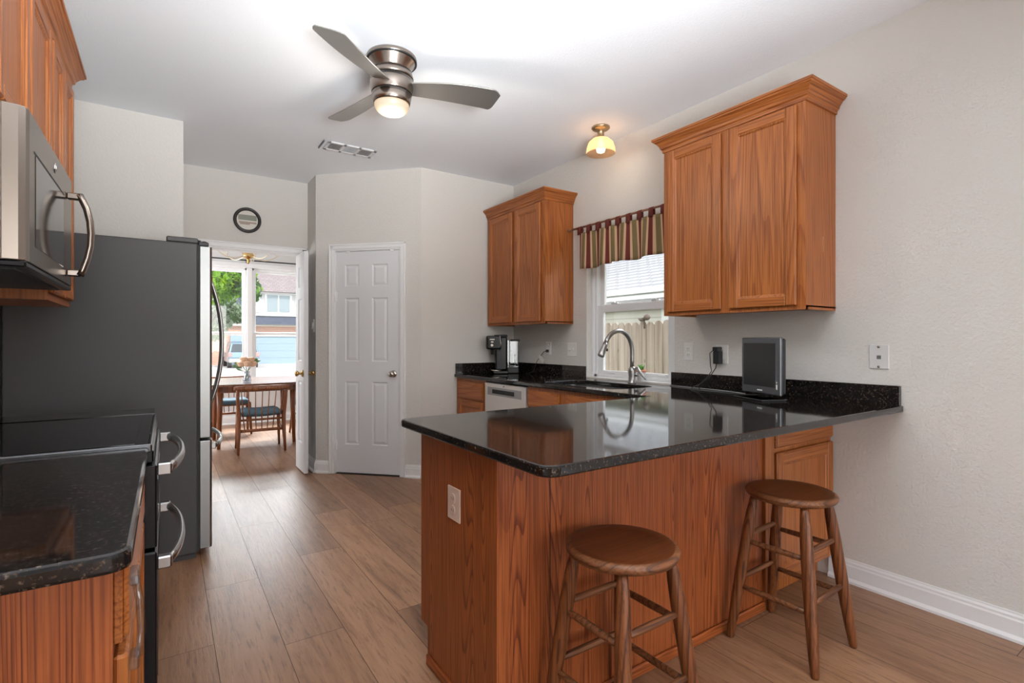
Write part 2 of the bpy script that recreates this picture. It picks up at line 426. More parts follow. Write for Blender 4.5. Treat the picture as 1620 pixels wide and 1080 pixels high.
# open leaf of the double dining door
b = B(); six_panel(b, -.36, -.0, .012, 2.035, 0, [(-.255, -.105)], [(.27, .845), (1.03, 1.61), (1.715, 1.915)])
M = Matrix.Translation((1.038, 5.285, 0)) @ Matrix.Rotation(R(90), 4, 'Z')
bmesh.ops.transform(b.bm, matrix=Matrix.Translation((1.075, 5.29, 0)) @ Matrix.Rotation(R(90), 4, 'Z'), verts=b.bm.verts)
dr2 = struct('door_2', b, DOORW)
b = B(); knob(b, (1.038, 4.985, .92), (-1, 0, 0)); knob(b, (1.077, 4.985, .92), (1, 0, 0)); struct('door_handle', b, BRASS, dr2)
# baseboards
def base(b, p0, p1, n, h=.115, t=.014):
    """board from p0 to p1 (xy), n = unit normal into the room"""
    p0, p1, n = Vector((*p0, 0)), Vector((*p1, 0)), Vector((*n, 0))
    prof = [(0, 0), (t+.012, 0), (t+.012, .012), (t+.002, .022), (t, .024), (t, h*.72), (t*.75, h*.78), (t*.75, h*.86), (t*.4, h*.93), (t*.35, h), (0, h)]
    vs = [p+n*a+Vector((0, 0, z)) for p in (p0, p1) for a, z in prof]; k = len(prof)
    b.mesh(vs, [(i, (i+1) % k, k+(i+1) % k, k+i) for i in range(k)]+[tuple(range(k)), tuple(range(2*k-1, k-1, -1))])
b = B(); base(b, (WR, -3.48), (WR, 1.30), (-1, 0)); struct('baseboard_right', b, TRIM)
b = B(); base(b, (1.878, 4.24), (2.24, 4.24), (0, -1)); struct('baseboard_back', b, TRIM)
b = B(); o = .7071
base(b, dp(0, 0, 0)[:2], dp(D0-.062, 0, 0)[:2], dn[:2]); base(b, dp(D1+.062, 0, 0)[:2], dp(1.022, 0, 0)[:2], dn[:2]); struct('baseboard_pantry', b, TRIM)
b = B(); base(b, (1.15, 4.963), (1.15, 5.276), (-1, 0)); struct('baseboard_jog', b, TRIM)
b = B(); base(b, (WL, 4.28), (.10, 4.28), (0, -1)); base(b, (.10, 4.28), (.10, 5.3), (1, 0)); struct('baseboard_alcove', b, TRIM)

# kitchen window
win = thing('window_1', None, None, (2.97, 2.73, .925), kind='structure'); OF = (2.97, 2.73, .925)
def wb(): return B(OF)
b = wb()
fx0, fx1 = 2.935, 3.005
for y0, y1 in ((WY0, WY0+.055), (WY1-.055, WY1)): b.box(fx0, fx1, y0, y1, WZ0, WZ1, .003)
b.box(fx0, fx1, WY0, WY1, WZ0, WZ0+.024, .003).box(fx0, fx1, WY0, WY1, WZ1-.04, WZ1, .003)
b.box(2.925, 2.94, WY1-.024, WY1, WZ0, WZ1, .003).box(2.925, 2.94, WY0, WY0+.024, WZ0, WZ1, .003)
obj('window_frame', b, VINYL, win)
def sash(x, y0, y1, z0, z1, wd, wb_, wt, name, par, off, m=VINYL, axis='X'):
    b = B(off)
    if axis == 'X':
        b.box(x, x+.028, y0, y0+wd, z0, z1, .004).box(x, x+.028, y1-wd, y1, z0, z1, .004).box(x, x+.028, y0+wd, y1-wd, z0, z0+wb_, .004).box(x, x+.028, y0+wd, y1-wd, z1-wt, z1, .004)
    else:
        b.box(y0, y0+wd, x, x+.028, z0, z1, .004).box(y1-wd, y1, x, x+.028, z0, z1, .004).box(y0+wd, y1-wd, x, x+.028, z0, z0+wb_, .004).box(y0+wd, y1-wd, x, x+.028, z1-wt, z1, .004)
    o = obj(name, b, m, par)
    g = B(off)
    if axis == 'X': g.box(x+.012, x+.015, y0+wd, y1-wd, z0+wb_, z1-wt)
    else: g.box(y0+wd, y1-wd, x+.012, x+.015, z0+wb_, z1-wt)
    obj('pane', g, GLASS, o)
    return o
s1 = sash(2.945, WY0+.05, WY1-.05, WZ0+.022, 1.508, .066, .034, .058, 'lower_sash', win, OF)
sash(2.975, WY0+.05, WY1-.05, 1.47, WZ1-.035, .05, .045, .04, 'upper_sash', win, OF)
for yy in (2.52, 2.93):
    b = wb(); b.box(2.943, 2.965, yy-.035, yy+.035, 1.508, 1.52, .004).box(2.936, 2.955, yy-.012, yy+.03, 1.516, 1.527, .004); obj('sash_lock', b, VINYL, win)
for yy in (2.46, 2.95):
    b = wb(); b.box(2.937, 2.95, yy-.035, yy+.035, .962, .972, .003); obj('sash_lift', b, VINYL, win)
b = wb(); b.box(2.928, 2.94, WY1-.022, WY1-.002, 1.37, 1.44, .003); obj('tilt_latch', b, VINYL, win)
b = B(); b.box(WR-.004, 2.94, WY0, WY1, .912, .926, .003); struct('window_sill_1', b, VINYL) if False else None
sl = obj('window_sill', B(OF).box(WR+.002, 2.936, WY0+.001, WY1-.001, .905, .9255, .003), VINYL, win)

# ---- dining room
DY = 8.5
WA = (-.12, .995); WB = (1.06, 2.15); DZ0, DZ1 = .62, 2.30
b = B()
b.box(-2.5, WA[0], DY, DY+.14, 0, CH).box(WA[1], WB[0], DY, DY+.14, DZ0, DZ1).box(WB[1], WR, DY, DY+.14, 0, CH)
b.box(WA[0], WB[1], DY, DY+.14, 0, DZ0).box(WA[0], WB[1], DY, DY+.14, DZ1, CH)
DWALL = texwall('dining_wall_paint', (.66, .66, .65))
struct('wall_dining_front', b, DWALL)
struct('wall_dining_left', B().box(-2.6, -2.5, 5.3, DY+.14, 0, CH), DWALL)
struct('wall_dining_inner', B().box(-2.5, .0, 5.30, 5.42, 0, CH).box(1.25, WR, 5.30, 5.42, 0, CH), DWALL)
for k, (x0, x1) in enumerate((WA, WB)):
    of = ((x0+x1)/2, DY, DZ0); wn = thing('window_%d' % (k+2), None, None, of, kind='structure')
    b = B(of); b.box(x0, x0+.03, DY+.04, DY+.12, DZ0, DZ1, .003).box(x1-.03, x1, DY+.04, DY+.12, DZ0, DZ1, .003).box(x0, x1, DY+.04, DY+.12, DZ0, DZ0+.03).box(x0, x1, DY+.04, DY+.12, DZ1-.03, DZ1)
    obj('window_frame', b, VINYL, wn)
    sash(DY+.05, x0+.025, x1-.025, DZ0+.025, 1.345, .035, .04, .04, 'lower_sash', wn, of, axis='Y')
    sash(DY+.085, x0+.025, x1-.025, 1.31, DZ1-.02, .035, .04, .045, 'upper_sash', wn, of, axis='Y')
b = B(); w_ = .065
b.box(WA[0]-w_, WA[0], DY-.018, DY, DZ0-.03, DZ1+w_, .004).box(WB[1], WB[1]+w_, DY-.018, DY, DZ0-.03, DZ1+w_, .004).box(WA[1]-.001, WB[0]+.001, DY-.018, DY+.03, DZ0, DZ1, .004)
b.box(WA[0]-w_, WB[1]+w_, DY-.02, DY, DZ1, DZ1+w_, .004).box(WA[0]-w_, WB[1]+w_, DY-.05, DY+.04, DZ0-.03, DZ0, .004)
struct('trim_4', b, TRIM)
b = B(); base(b, (-2.5, DY), (WR, DY), (0, -1), .13); struct('baseboard_dining', b, TRIM)

# ================================================================== KITCHEN
# ---- generic cabinet pieces -----------------------------------------------------------
class Face:
    """maps (a, depth, z) on a vertical face to the world; normal n: '-X','+X','-Y'"""
    def __init__(s, n, p): s.n, s.p = n, p
    def box(s, b, a0, a1, d0, d1, z0, z1, bev=0, mi=0):
        if s.n == '-X': b.box(s.p-d1, s.p-d0, a0, a1, z0, z1, bev, mi)
        elif s.n == '+X': b.box(s.p+d0, s.p+d1, a0, a1, z0, z1, bev, mi)
        else: b.box(a0, a1, s.p-d1, s.p-d0, z0, z1, bev, mi)
    def pt(s, a, d, z):
        return (s.p-d, a, z) if s.n == '-X' else (s.p+d, a, z) if s.n == '+X' else (a, s.p-d, z)
def panel_door(face, a0, a1, z0, z1, parent, off, st=.052, mv=None, mh=None):
    """recessed-panel cabinet door: stiles and rails with eased edges, bead, flat panel"""
    mv = mv or OAK; mh = mh or (OAKX if face.n == '-Y' else OAKY)
    b = B(off); t = .019
    face.box(b, a0, a0+st, 0, t, z0, z1, .005); face.box(b, a1-st, a1, 0, t, z0, z1, .005)
    face.box(b, a0+st, a1-st, 0, t-.0006, z0, z0+st, .005, 1); face.box(b, a0+st, a1-st, 0, t-.0006, z1-st, z1, .005, 1)
    # bead slope to the panel
    i0, i1, j0, j1 = a0+st, a1-st, z0+st, z1-st; k = .012
    ring = lambda e, d: [face.pt(i0+e, d, j0+e), face.pt(i1-e, d, j0+e), face.pt(i1-e, d, j1-e), face.pt(i0+e, d, j1-e)]
    vs = ring(-.002, t-.004)+ring(k*.45, t-.006)+ring(k, t-.012)
    fs = [(q*4+j, q*4+(j+1) % 4, q*4+4+(j+1) % 4, q*4+4+j) for q in range(2) for j in range(4)]+[(8, 9, 10, 11)]
    b.mesh(vs, fs, 0)
    return obj('door', b, [mv, mh], parent)
def drawer_front(face, a0, a1, z0, z1, parent, off, m, name='drawer'):
    b = B(off); face.box(b, a0, a1, 0, .012, z0, z1, .002); face.box(b, a0+.004, a1-.004, .008, .02, z0+.004, z1-.004, .006)
    return obj(name, b, m, parent)
def crown(parent, off, pts, z, m, flip=1):
    """pts: xy polyline of the cabinet body top outline, outward offsets by profile; open path"""
    prof = [(.0, -.012), (.008, -.012), (.010, .006), (.018, .012), (.022, .026), (.036, .046), (.048, .054), (.050, .060), (.056, .062), (.056, .075), (0, .075)]
    P_ = [Vector((*p, 0)) for p in pts]; nrm = []
    segs = [(P_[i+1]-P_[i]).normalized() for i in range(len(P_)-1)]
    ns = [Vector((d.y, -d.x, 0))*flip for d in segs]
    for i in range(len(P_)):
        if i == 0: nrm.append(ns[0])
        elif i == len(P_)-1: nrm.append(ns[-1])
        else:
            q = ns[i-1]+ns[i]; nrm.append(q/(q.dot(ns[i])))
    b = B(off); k = len(prof)
    vs = [P_[i]+nrm[i]*a+Vector((0, 0, z+h)) for i in range(len(P_)) for a, h in prof]
    for i in range(len(P_)-1):
        b.mesh(vs[i*k:(i+2)*k], [(j, (j+1) % k, k+(j+1) % k, k+j) for j in range(k)], 0 if abs(segs[i].x) > .5 else 1)
    b.mesh(vs[:k], [tuple(range(k))]); b.mesh(vs[-k:], [tuple(range(k))])
    # top board
    return obj('crown_moulding', b, [OAKX, OAKY], parent)

# ---- right wall cabinet
def wall_cabinet(name, label, x0, x1, y0, y1, z0, z1, doors, face, crownpts, flip, extra=None, dz=(.03, .03)):
    of = ((x0+x1)/2, (y0+y1)/2, z0); t = thing(name, label, 'cabinet', of)
    b = B(of); b.box(x0, x1, y0, y1, z0+.012, z1)
    # bottom: side and front lips with a recessed bottom panel
    b.box(x0, x1, y0, y0+.015, z0, z0+.02); b.box(x0, x1, y1-.015, y1, z0, z0+.02)
    if face.n == '-X': b.box(x0, x0+.02, y0, y1, z0, z0+.02, 0, 1)
    elif face.n == '+X': b.box(x1-.02, x1, y0, y1, z0, z0+.02, 0, 1)
    obj('body', b, [OAK, OAKY], t)
    fr = B(of); a0, a1 = (y0, y1)
    face.box(fr, a0, a1, 0, .003, z0, z1)
    obj('face_frame', fr, [OAK, OAKY], t)
    for (p, q, r0, r1) in doors: panel_door(Face(face.n, face.p-.003 if face.n == '-X' else face.p+.003), p, q, r0, r1, t, of)
    crown(t, of, crownpts, z1, OAKX, flip)
    # flat top just under the crown lip
    return t, of
rc, rof = wall_cabinet('wall_cabinet', 'oak two-door wall cabinet with crown moulding right of the kitchen window', 2.57, WR-.001, 1.272, 2.125, 1.372, 2.395,
    [(1.31, 1.672, 1.392, 2.375), (1.724, 2.09, 1.392, 2.375)], Face('-X', 2.57), [(WR-.001, 1.272), (2.57, 1.272), (2.57, 2.125), (WR-.001, 2.125)], -1)
b = B(rof); b.tube([(2.735, 1.2712, 1.66), (2.738, 1.2712, 1.69), (2.732, 1.2712, 1.71), (2.736, 1.2712, 1.74)], .0022, 6); 
kn = obj('scratch_mark', b, mat('worn_oak', (.50, .27, .13), .6), rc)
lc, lof = wall_cabinet('wall_cabinet', 'oak two-door wall cabinet in the corner above the coffee maker', 2.57, WR-.001, 3.335, 4.235, 1.36, 2.385,
    [(3.385, 3.755, 1.38, 2.365), (3.80, 4.20, 1.38, 2.365)], Face('-X', 2.57), [(WR-.001, 3.335), (2.57, 3.335), (2.57, 4.235)], -1)

# ---- left wall cabinets above the microwave and beside it
lu = thing('wall_cabinet', 'row of oak wall cabinets with crown moulding above the microwave', 'cabinet', (-.52, 2.45, 1.372)); of = (-.52, 2.45, 1.372)
b = B(of); b.box(WL+.001, -.37, 1.80, 2.565, 1.83, 2.395); b.box(WL+.001, -.37, 2.565, 3.10, 1.372, 2.395)
b.box(-.385, -.3685, 1.80, 3.10, 2.37, 2.395, 0, 1)
obj('body', b, [OAK, OAKY], lu)
fL = Face('+X', -.37)
for p, q, r0, r1 in ((1.815, 2.165, 1.85, 2.36), (2.19, 2.545, 1.85, 2.36), (2.585, 2.825, 1.40, 2.36), (2.845, 3.085, 1.40, 2.36)): panel_door(fL, p, q, r0, r1, lu, of, .045)
crown(lu, of, [(WL, 1.80), (-.37, 1.80), (-.37, 3.10), (WL, 3.10)], 2.395, OAKX, 1)

# ---- microwave
mo = (-.49, 2.18, 1.41); mw = thing('microwave', 'stainless over-range microwave with bowed vertical handle under the oak cabinets', 'microwave', mo)
b = B(mo); b.box(WL+.001, -.365, 1.805, 2.56, 1.412, 1.828, .004); b.box(-.60, -.33, 1.84, 2.52, 1.405, 1.413); obj('body', b, BLACKM, mw)
b = B(mo); b.prism([(-.362, 1.80), (-.345, 1.797), (-.315, 1.800), (-.302, 1.808), (-.298, 1.83), (-.298, 2.555), (-.362, 2.558)], 1.425, 1.825)
obj('door', b, STEELY, mw, bevel=.003)
b = B(mo); b.box(-.2985, -.2965, 1.90, 2.36, 1.475, 1.725, .001); obj('door_window', b, mat('smoked_glass', (.03, .027, .025), .08, spec=1.0), mw)
b = B(mo); b.box(-.2985, -.2968, 1.885, 2.37, 1.727, 1.733); obj('vent_slot', b, BLACKM, mw)
b = B(mo); b.box(-.45, -.3, 1.80, 2.558, 1.408, 1.425, .004); obj('underside_panel', b, BLACK, mw)
b = B(mo)
hz = [1.455, 1.475, 1.52, 1.565, 1.61, 1.655, 1.70, 1.73, 1.75]
hx = [-.262, -.253, -.240, -.232, -.230, -.233, -.242, -.254, -.262]
b.tube([(x, 2.44, z) for x, z in zip(hx, hz)], .019, 12, flat=(1.2, .6)); b.box(-.298, -.256, 2.427, 2.453, 1.452, 1.476, .004).box(-.298, -.256, 2.427, 2.453, 1.73, 1.754, .004)
obj('handle', b, NICKEL, mw)
b = B(mo); b.lathe([(.016, 0), (.016, .002), (.0135, .0028)], (-.298, 2.2, 1.775), 24, 0, 'X'); lg = obj('logo', b, CHROME, mw)
b = B(mo); b.lathe([(.0125, 0), (.0125, .0012)], (-.2955, 2.2, 1.775), 24, 0, 'X'); b.tube([(-.294, 2.2+.006*math.cos(q), 1.775+.008*math.sin(q)) for q in [i*.8 for i in range(8)]], .0012, 6, 1); obj('monogram', b, [mat('logo_grey', (.25, .25, .25), .3), CHROME], lg)

# ---- double oven range
ro = (-.35, 2.17, 0); rg = thing('range', 'black double-oven range with bowed silver door handles beside the fridge', 'range', ro)
b = B(ro); b.box(WL+.002, -.062, 1.80, 2.555, .02, .905, .004); obj('body', b, BLACK, rg)
b = B(ro); b.box(WL+.03, -.042, 1.797, 2.558, .905, .921, .006, 0, seg=2); b.box(-.56, -.075, 1.83, 2.525, .9205, .9222); obj('cooktop', b, [BGLASS], rg)
b = B(ro); b.box(-.0425, -.034, 1.797, 2.558, .900, .9225, .003); b.box(WL+.03, -.034, 1.7955, 1.806, .9, .9235, .003); b.box(WL+.03, -.034, 2.549, 2.5595, .9, .9235, .003); obj('edge_trim', b, mat('dark_trim_metal', (.12, .12, .125), .2, 1), rg)
b = B(ro); b.box(-.062, -.03, 1.80, 2.555, .868, .905, .004); obj('vent_strip', b, BLACK, rg)
def bow_handle(b, z, y0, y1, xb, xo, rr=.013, fl=(.8, 1.2)):
    n = 12; pts = []
    for i in range(n+1):
        t = i/n; u = 2*t-1
        pts.append((xb+.03+(xo-xb-.03)*(1-abs(u)**2.4), y0+(y1-y0)*t, z))
    b.tube(pts, rr, 12, flat=fl)
    for y in (y0, y1): b.box(xb-.001, xb+.036, y-.016, y+.016, z-.018, z+.018, .004)
for nm, z0, z1, hz_ in (('upper_oven_door', .62, .862, .835), ('lower_oven_door', .15, .61, .556)):
    b = B(ro); b.box(-.062, -.022, 1.802, 2.553, z0, z1, .005); d = obj(nm, b, BLACK, rg)
    b = B(ro); b.box(-.0225, -.0205, 1.90, 2.46, z0+.05, z1-.065, .001); obj('oven_window', b, BGLASS, d)
    b = B(ro); bow_handle(b, hz_, 1.87, 2.485, -.022, .045); obj('handle', b, SILVER, d)
b = B(ro); b.box(-.062, -.03, 1.802, 2.553, .03, .14, .005); obj('bottom_drawer', b, BLACK, rg)

# ---- counter left of the range (near) and base cabinet
of = (-.37, 1.4, 0); bc = thing('base_cabinet', 'oak base cabinet under the near black counter, by the range', 'cabinet', of)
b = B(of); b.box(WL+.001, -.07, 1.0, 1.795, .1, .883); b.box(WL+.001, -.14, 1.02, 1.795, 0, .1, 0, 1); obj('body', b, [OAKP, BLACKM], bc)
b = B(of); b.box(-.115, -.068, .994, 1.001, .1, .883, .001); obj('corner_stile', b, OAKT, bc)
fN = Face('+X', -.07)
drawer_front(fN, 1.03, 1.77, .735, .868, bc, of, OAKY); panel_door(fN, 1.03, 1.395, .125, .715, bc, of); panel_door(fN, 1.405, 1.77, .125, .715, bc, of)
b = B(of)
b.tube([(-.043, 1.05, .83), (-.036, 1.048, .79), (-.034, 1.046, .74), (-.038, 1.045, .70)], .006, 8); b.box(-.05, -.036, 1.03, 1.06, .685, .71, .003); b.box(-.05, -.036, 1.035, 1.065, .82, .845, .003)
obj('safety_latch', b, DUSTG, bc)['label'] = 'clear plastic safety latch on the drawer'
# countertops
def rounded(x0, x1, y0, y1, r, corners):
    pts = []
    for k, (cx, cy, a) in enumerate(((x0, y0, 180), (x1, y0, 270), (x1, y1, 0), (x0, y1, 90))):
        if corners[k]:
            ex = cx+(r if cx == x0 else -r); ey = cy+(r if cy == y0 else -r); pts += arc(ex, ey, r, a, a+90, 6)
        else: pts.append((cx, cy))
    return pts
of = (-.36, 1.36, .884)
b = B(of); b.prism(rounded(WL+.001, -.042, .925, 1.793, .03, (0, 1, 0, 0)), .884, .914)
tag(obj('countertop', b, GRAN, loc=of, bevel=.007), 'black granite counter in the near left foreground, by the range', 'countertop')
of = (-.36, 2.7, .884)
b = B(of); b.box(WL+.001, -.042, 2.561, 2.84, .884, .914)
tag(obj('countertop', b, GRAN, loc=of, bevel=.004), 'narrow black granite counter strip between range and fridge', 'countertop')
of = (-.37, 2.7, 0); nb = thing('base_cabinet', 'narrow base cabinet between range and fridge', 'cabinet', of)
b = B(of); b.box(WL+.001, -.07, 2.562, 2.835, .1, .883); b.box(WL+.001, -.14, 2.562, 2.835, 0, .1, 0, 1); obj('body', b, [OAKP, BLACKM], nb)
panel_door(fN, 2.575, 2.82, .125, .715, nb, of); drawer_front(fN, 2.575, 2.82, .735, .868, nb, of, OAKY)

# ---- refrigerator
fo = (-.2, 3.82, 0); fr = thing('refrigerator', 'tall french-door refrigerator with dark grey side and stainless doors', 'refrigerator', fo)
FY0, FY1 = 3.37, 4.262
b = B(fo); b.box(-.648, .146, FY0, FY1, .03, 1.762, .006); b.box(-.6, .14, FY0+.02, FY1-.02, .0, .03); obj('body', b, DGREY, fr)
b = B(fo); b.box(.146, .156, FY0+.006, FY1-.006, .04, 1.755); obj('gasket', b, RUBBER, fr)
fm = (FY0+FY1)/2
def fdoor(y0, y1, z0, z1, nm):
    b = B(fo)
    b.prism([(.156, y0), (.205, y0), (.216, y0+.012), (.222, (y0+y1)/2), (.216, y1-.012), (.205, y1), (.156, y1)], z0, z1)
    return obj(nm, b, STEEL, fr, bevel=.003)
def vbow(b, y, z0, z1, xb, xo):
    n = 14; b.tube([(xb+.012+(xo-xb-.012)*(1-abs(2*i/n-1)**2.2), y, z0+(z1-z0)*i/n) for i in range(n+1)], .011, 12, flat=(1.1, .9))
    for z in (z0+.012, z1-.012): b.box(xb, xb+.03, y-.012, y+.012, z-.02, z+.02, .004)
d = fdoor(FY0+.002, fm-.003, .672, 1.75, 'fresh_food_door'); b = B(fo); vbow(b, fm-.045, .80, 1.62, .214, .298); obj('handle', b, SILVER, d)
d = fdoor(fm+.003, FY1-.002, .672, 1.75, 'fresh_food_door'); b = B(fo); vbow(b, fm+.045, .80, 1.62, .214, .298); obj('handle', b, SILVER, d)
d = fdoor(FY0+.002, FY1-.002, .05, .655, 'freezer_drawer'); b = B(fo); bow_handle(b, .61, FY0+.09, FY1-.09, .205, .288, .014, (.9, 1.1)); obj('handle', b, SILVER, d)
b = B(fo); b.box(.0, .15, FY0+.004, FY0+.08, 1.762, 1.792, .006); obj('hinge_cover', b, DGREY, fr)
b = B(fo); b.box(.15, .20, FY0+.01, FY0+.07, 1.752, 1.776, .004); b.lathe([(.012, 1.752), (.012, 1.782)], (.18, FY0+.04, 0), 14); obj('hinge', b, BLACKM, fr)

# ---- peninsula and sink run
po = (1.6, 1.6, 0); pn = thing('peninsula_cabinet', 'oak-panelled peninsula base carrying the black granite counter', 'cabinet', po)
b = B(po)
b.prism([(1.30, 0), (1.79, 0), (1.79, .14), (1.85, .14), (1.85, .883), (1.30, .883)], .82, .838, axis='X')     # end panel with toe notch
b.box(.838, 2.245, 1.31, 1.83, .1, .883)
b.box(.838, 2.245, 1.302, 1.31, .0, .883)
b.box(.838, 2.2, 1.31, 1.775, 0, .1)
obj('body', b, OAKP, pn)
b = B(po); b.box(.8195, .862, 1.294, 1.302, .045, .883, .002); b.box(.8155, .8205, 1.294, 1.325, .045, .883, .001); obj('corner_trim', b, OAKT, pn)
b = B(po); b.box(1.021, 1.023, 1.3005, 1.3022, 0, .883); obj('panel_seam', b, BLACKM, pn)
b = B(po); b.box(.862, 2.245, 1.287, 1.302, 0, .04, .005); b.box(.812, .8205, 1.287, 1.79, 0, .04, .003, 1); obj('floor_trim', b, [OAKPX, OAKPY], pn)
b = B(po); b.box(2.245, 2.866, 1.31, 1.87, .1, .883); b.box(2.26, 2.866, 1.36, 1.85, 0, .1)
b.box(2.245, 2.32, 1.288, 1.311, .0, .883, .002); b.box(2.84, 2.866, 1.295, 1.311, .1, .883, .001); b.box(2.32, 2.84, 1.295, 1.311, .1, .13, .001); b.box(2.32, 2.84, 1.295, 1.311, .70, .725, .001); b.box(2.32, 2.84, 1.295, 1.311, .865, .883, .001)
obj('cabinet_box', b, OAKPX if False else OAK, pn)
fP = Face('-Y', 1.295)
drawer_front(fP, 2.325, 2.858, .722, .868, pn, po, OAKX); panel_door(fP, 2.325, 2.858, .118, .702, pn, po, .055)
# sink run base
so = (2.55, 3.1, 0); sk = thing('base_cabinet', 'run of oak base cabinets under the sink counter along the window wall', 'cabinet', so)
b = B(so); b.box(2.235, 2.868, 1.872, 3.108, .1, .883); b.box(2.235, 2.868, 3.716, 4.238, .1, .883); b.box(2.31, 2.868, 1.872, 3.108, 0, .1, 0, 1); b.box(2.31, 2.868, 3.716, 4.238, 0, .1, 0, 1)
bsk = obj('body', b, [OAK, BLACKM], sk)
fS = Face('-X', 2.235)
drawer_front(fS, 3.745, 4.185, .705, .855, sk, so, OAKY); panel_door(fS, 3.745, 4.185, .13, .69, sk, so)
drawer_front(fS, 2.735, 3.095, .73, .855, sk, so, OAKY, 'false_front'); drawer_front(fS, 2.31, 2.665, .73, .855, sk, so, OAKY, 'false_front')
panel_door(fS, 2.735, 3.095, .13, .71, sk, so); panel_door(fS, 2.31, 2.665, .13, .71, sk, so)
# dishwasher
do = (2.55, 3.41, 0); dw = thing('dishwasher', 'stainless dishwasher with dark recessed handle under the sink counter', 'dishwasher', do)
b = B(do); b.box(2.25, 2.86, 3.112, 3.712, .1, .875); b.box(2.31, 2.86, 3.112, 3.712, .0, .1); obj('body', b, BLACKM, dw)
b = B(do); b.box(2.214, 2.25, 3.115, 3.70, .11, .872, .004); dd = obj('door', b, DWST, dw)
b = B(do); b.box(2.2125, 2.2145, 3.165, 3.655, .775, .84, .001); obj('control_strip', b, mat('grey_strip', (.30, .30, .30), .3, .5), dd)
b = B(do); b.box(2.2105, 2.2135, 3.26, 3.58, .79, .824, .004); obj('handle', b, BLACK, dd)
b = B(do); b.lathe([(.007, 0), (.007, .002)], (2.2125, 3.41, .856), 16, 0, 'X'); obj('logo', b, PLASTD, dd)

# L-shaped counter
co = (1.9, 1.6, .884)
outer = arc(.80, 1.02, .045, 180, 270, 6) + [(WR-.002, .985)][:0] + [(WR-.002, .975), (WR-.002, 4.238), (2.205, 4.238), (2.205, 1.925)] + [(.755, 1.905)]
outer = arc(.80, 1.02, .045, 180, 270, 6) + [(WR-.002, .975), (WR-.002, 4.238), (2.205, 4.238), (2.205, 1.915)] + arc(.785, 1.885, .03, 90, 180, 4)
SX0, SX1, SY0, SY1 = 2.315, 2.70, 2.30, 3.04
def rrect(x0, x1, y0, y1, r, n=5):
    return arc(x1-r, y1-r, r, 0, 90, n)+arc(x0+r, y1-r, r, 90, 180, n)+arc(x0+r, y0+r, r, 180, 270, n)+arc(x1-r, y0+r, r, 270, 360, n)
b = B(co); b.prism(outer, .884, .914, holes=[rrect(SX0, SX1, SY0, SY1, .07)])
ct = thing('countertop', 'L-shaped black granite counter over the peninsula and sink cabinets', 'countertop', co)
obj('slab', b, GRAN, ct, bevel=.006)
b = B(co)
b.box(WR-.022, WR-.002, .985, 2.300, .9135, 1.006, .002); obj('backsplash', b, GRAN, ct); b = B(co)
b.box(WR-.022, WR-.002, 3.169, 4.238, .914, 1.010, .002); b.box(2.217, WR-.022, 4.218, 4.238, .914, 1.010, .002)
obj('backsplash', b, GRAN, ct)
# sink: undermount steel bowl
io = (2.5, 2.67, .70); b = B(io)
lo = rrect(SX0-.004, SX1+.004, SY0-.004, SY1+.004, .074, 6); hi = rrect(SX0+.02, SX1-.02, SY0+.02, SY1-.02, .06, 6); fl = rrect(SX0-.02, SX1+.02, SY0-.02, SY1+.02, .08, 6)
k = len(lo); vs = [(x, y, .8825) for x, y in fl]+[(x, y, .8825) for x, y in lo]+[(x, y, .72) for x, y in lo]+[(x, y, .69) for x, y in hi]
b.mesh(vs, [(q*k+i, q*k+(i+1) % k, q*k+k+(i+1) % k, q*k+k+i) for q in range(3) for i in range(k)]+[tuple(range(3*k, 4*k))], sm=True)
sn = thing('sink', 'undermount stainless sink bowl below the kitchen window', 'sink', io); obj('bowl', b, STEEL, sn)
b = B(io); b.lathe([(.045, .6905), (.045, .694), (.03, .695), (.0, .692)], (2.51, 2.67, 0), 24); obj('drain', b, CHROME, sn)
# the cabinet box must be open where the bowl hangs
cut = bpy.data.objects['body']
bsk_b = B(so)
bsk_b.box(2.235, 2.255, 1.872, 3.108, .1, .883).box(2.255, 2.868, 1.872, 1.89, .1, .883).box(2.255, 2.868, 3.09, 3.108, .1, .883).box(2.255, 2.868, 1.872, 3.108, .1, .12)
bsk_b.box(2.85, 2.868, 1.872, 3.108, .1, .883).box(2.235, 2.868, 3.716, 4.238, .1, .883)
bsk_b.box(2.31, 2.868, 1.872, 3.108, 0, .1, 0, 1).box(2.31, 2.868, 3.716, 4.238, 0, .1, 0, 1)
bsk_b.bm.to_mesh(bsk.data); bsk_b.bm.free()

# faucet
fo = (2.775, 2.583, .914); fa = thing('faucet', 'brushed gooseneck pull-down faucet behind the sink', 'faucet', fo)
FST = mat('brushed_faucet_steel', (.36, .345, .33), .34, 1)
b = B(fo); b.lathe([(.030, .914), (.030, .920), (.026, .926), (.024, .96), (.028, 1.0), (.026, 1.02), (.016, 1.034)], (2.775, 2.583, 0), 24); obj('base', b, FST, fa)
b = B(fo); pts = [(2.775, 2.583, 1.02), (2.775, 2.583, 1.08), (2.775, 2.583, 1.15)]
for i in range(1, 13):
    a = R(i*13.2); pts.append((2.775-.135*(1-math.cos(a)), 2.583, 1.15+.137*math.sin(a)))
b.tube(pts, .0155, 14); obj('spout', b, FST, fa)
p = Vector(pts[-1]); q = (Vector(pts[-1])-Vector(pts[-2])).normalized()
b = B(fo); b.tube([p-q*.004, p+q*.02, p+q*.07, p+q*.095, p+q*.10], [.016, .018, .022, .024, .021], 16); sh = obj('spray_head', b, FST, fa)
b = B(fo); b.box(p.x+.008, p.x+.02, 2.577, 2.589, p.z-.055, p.z-.035, .003); obj('spray_button', b, BLACKM, sh)
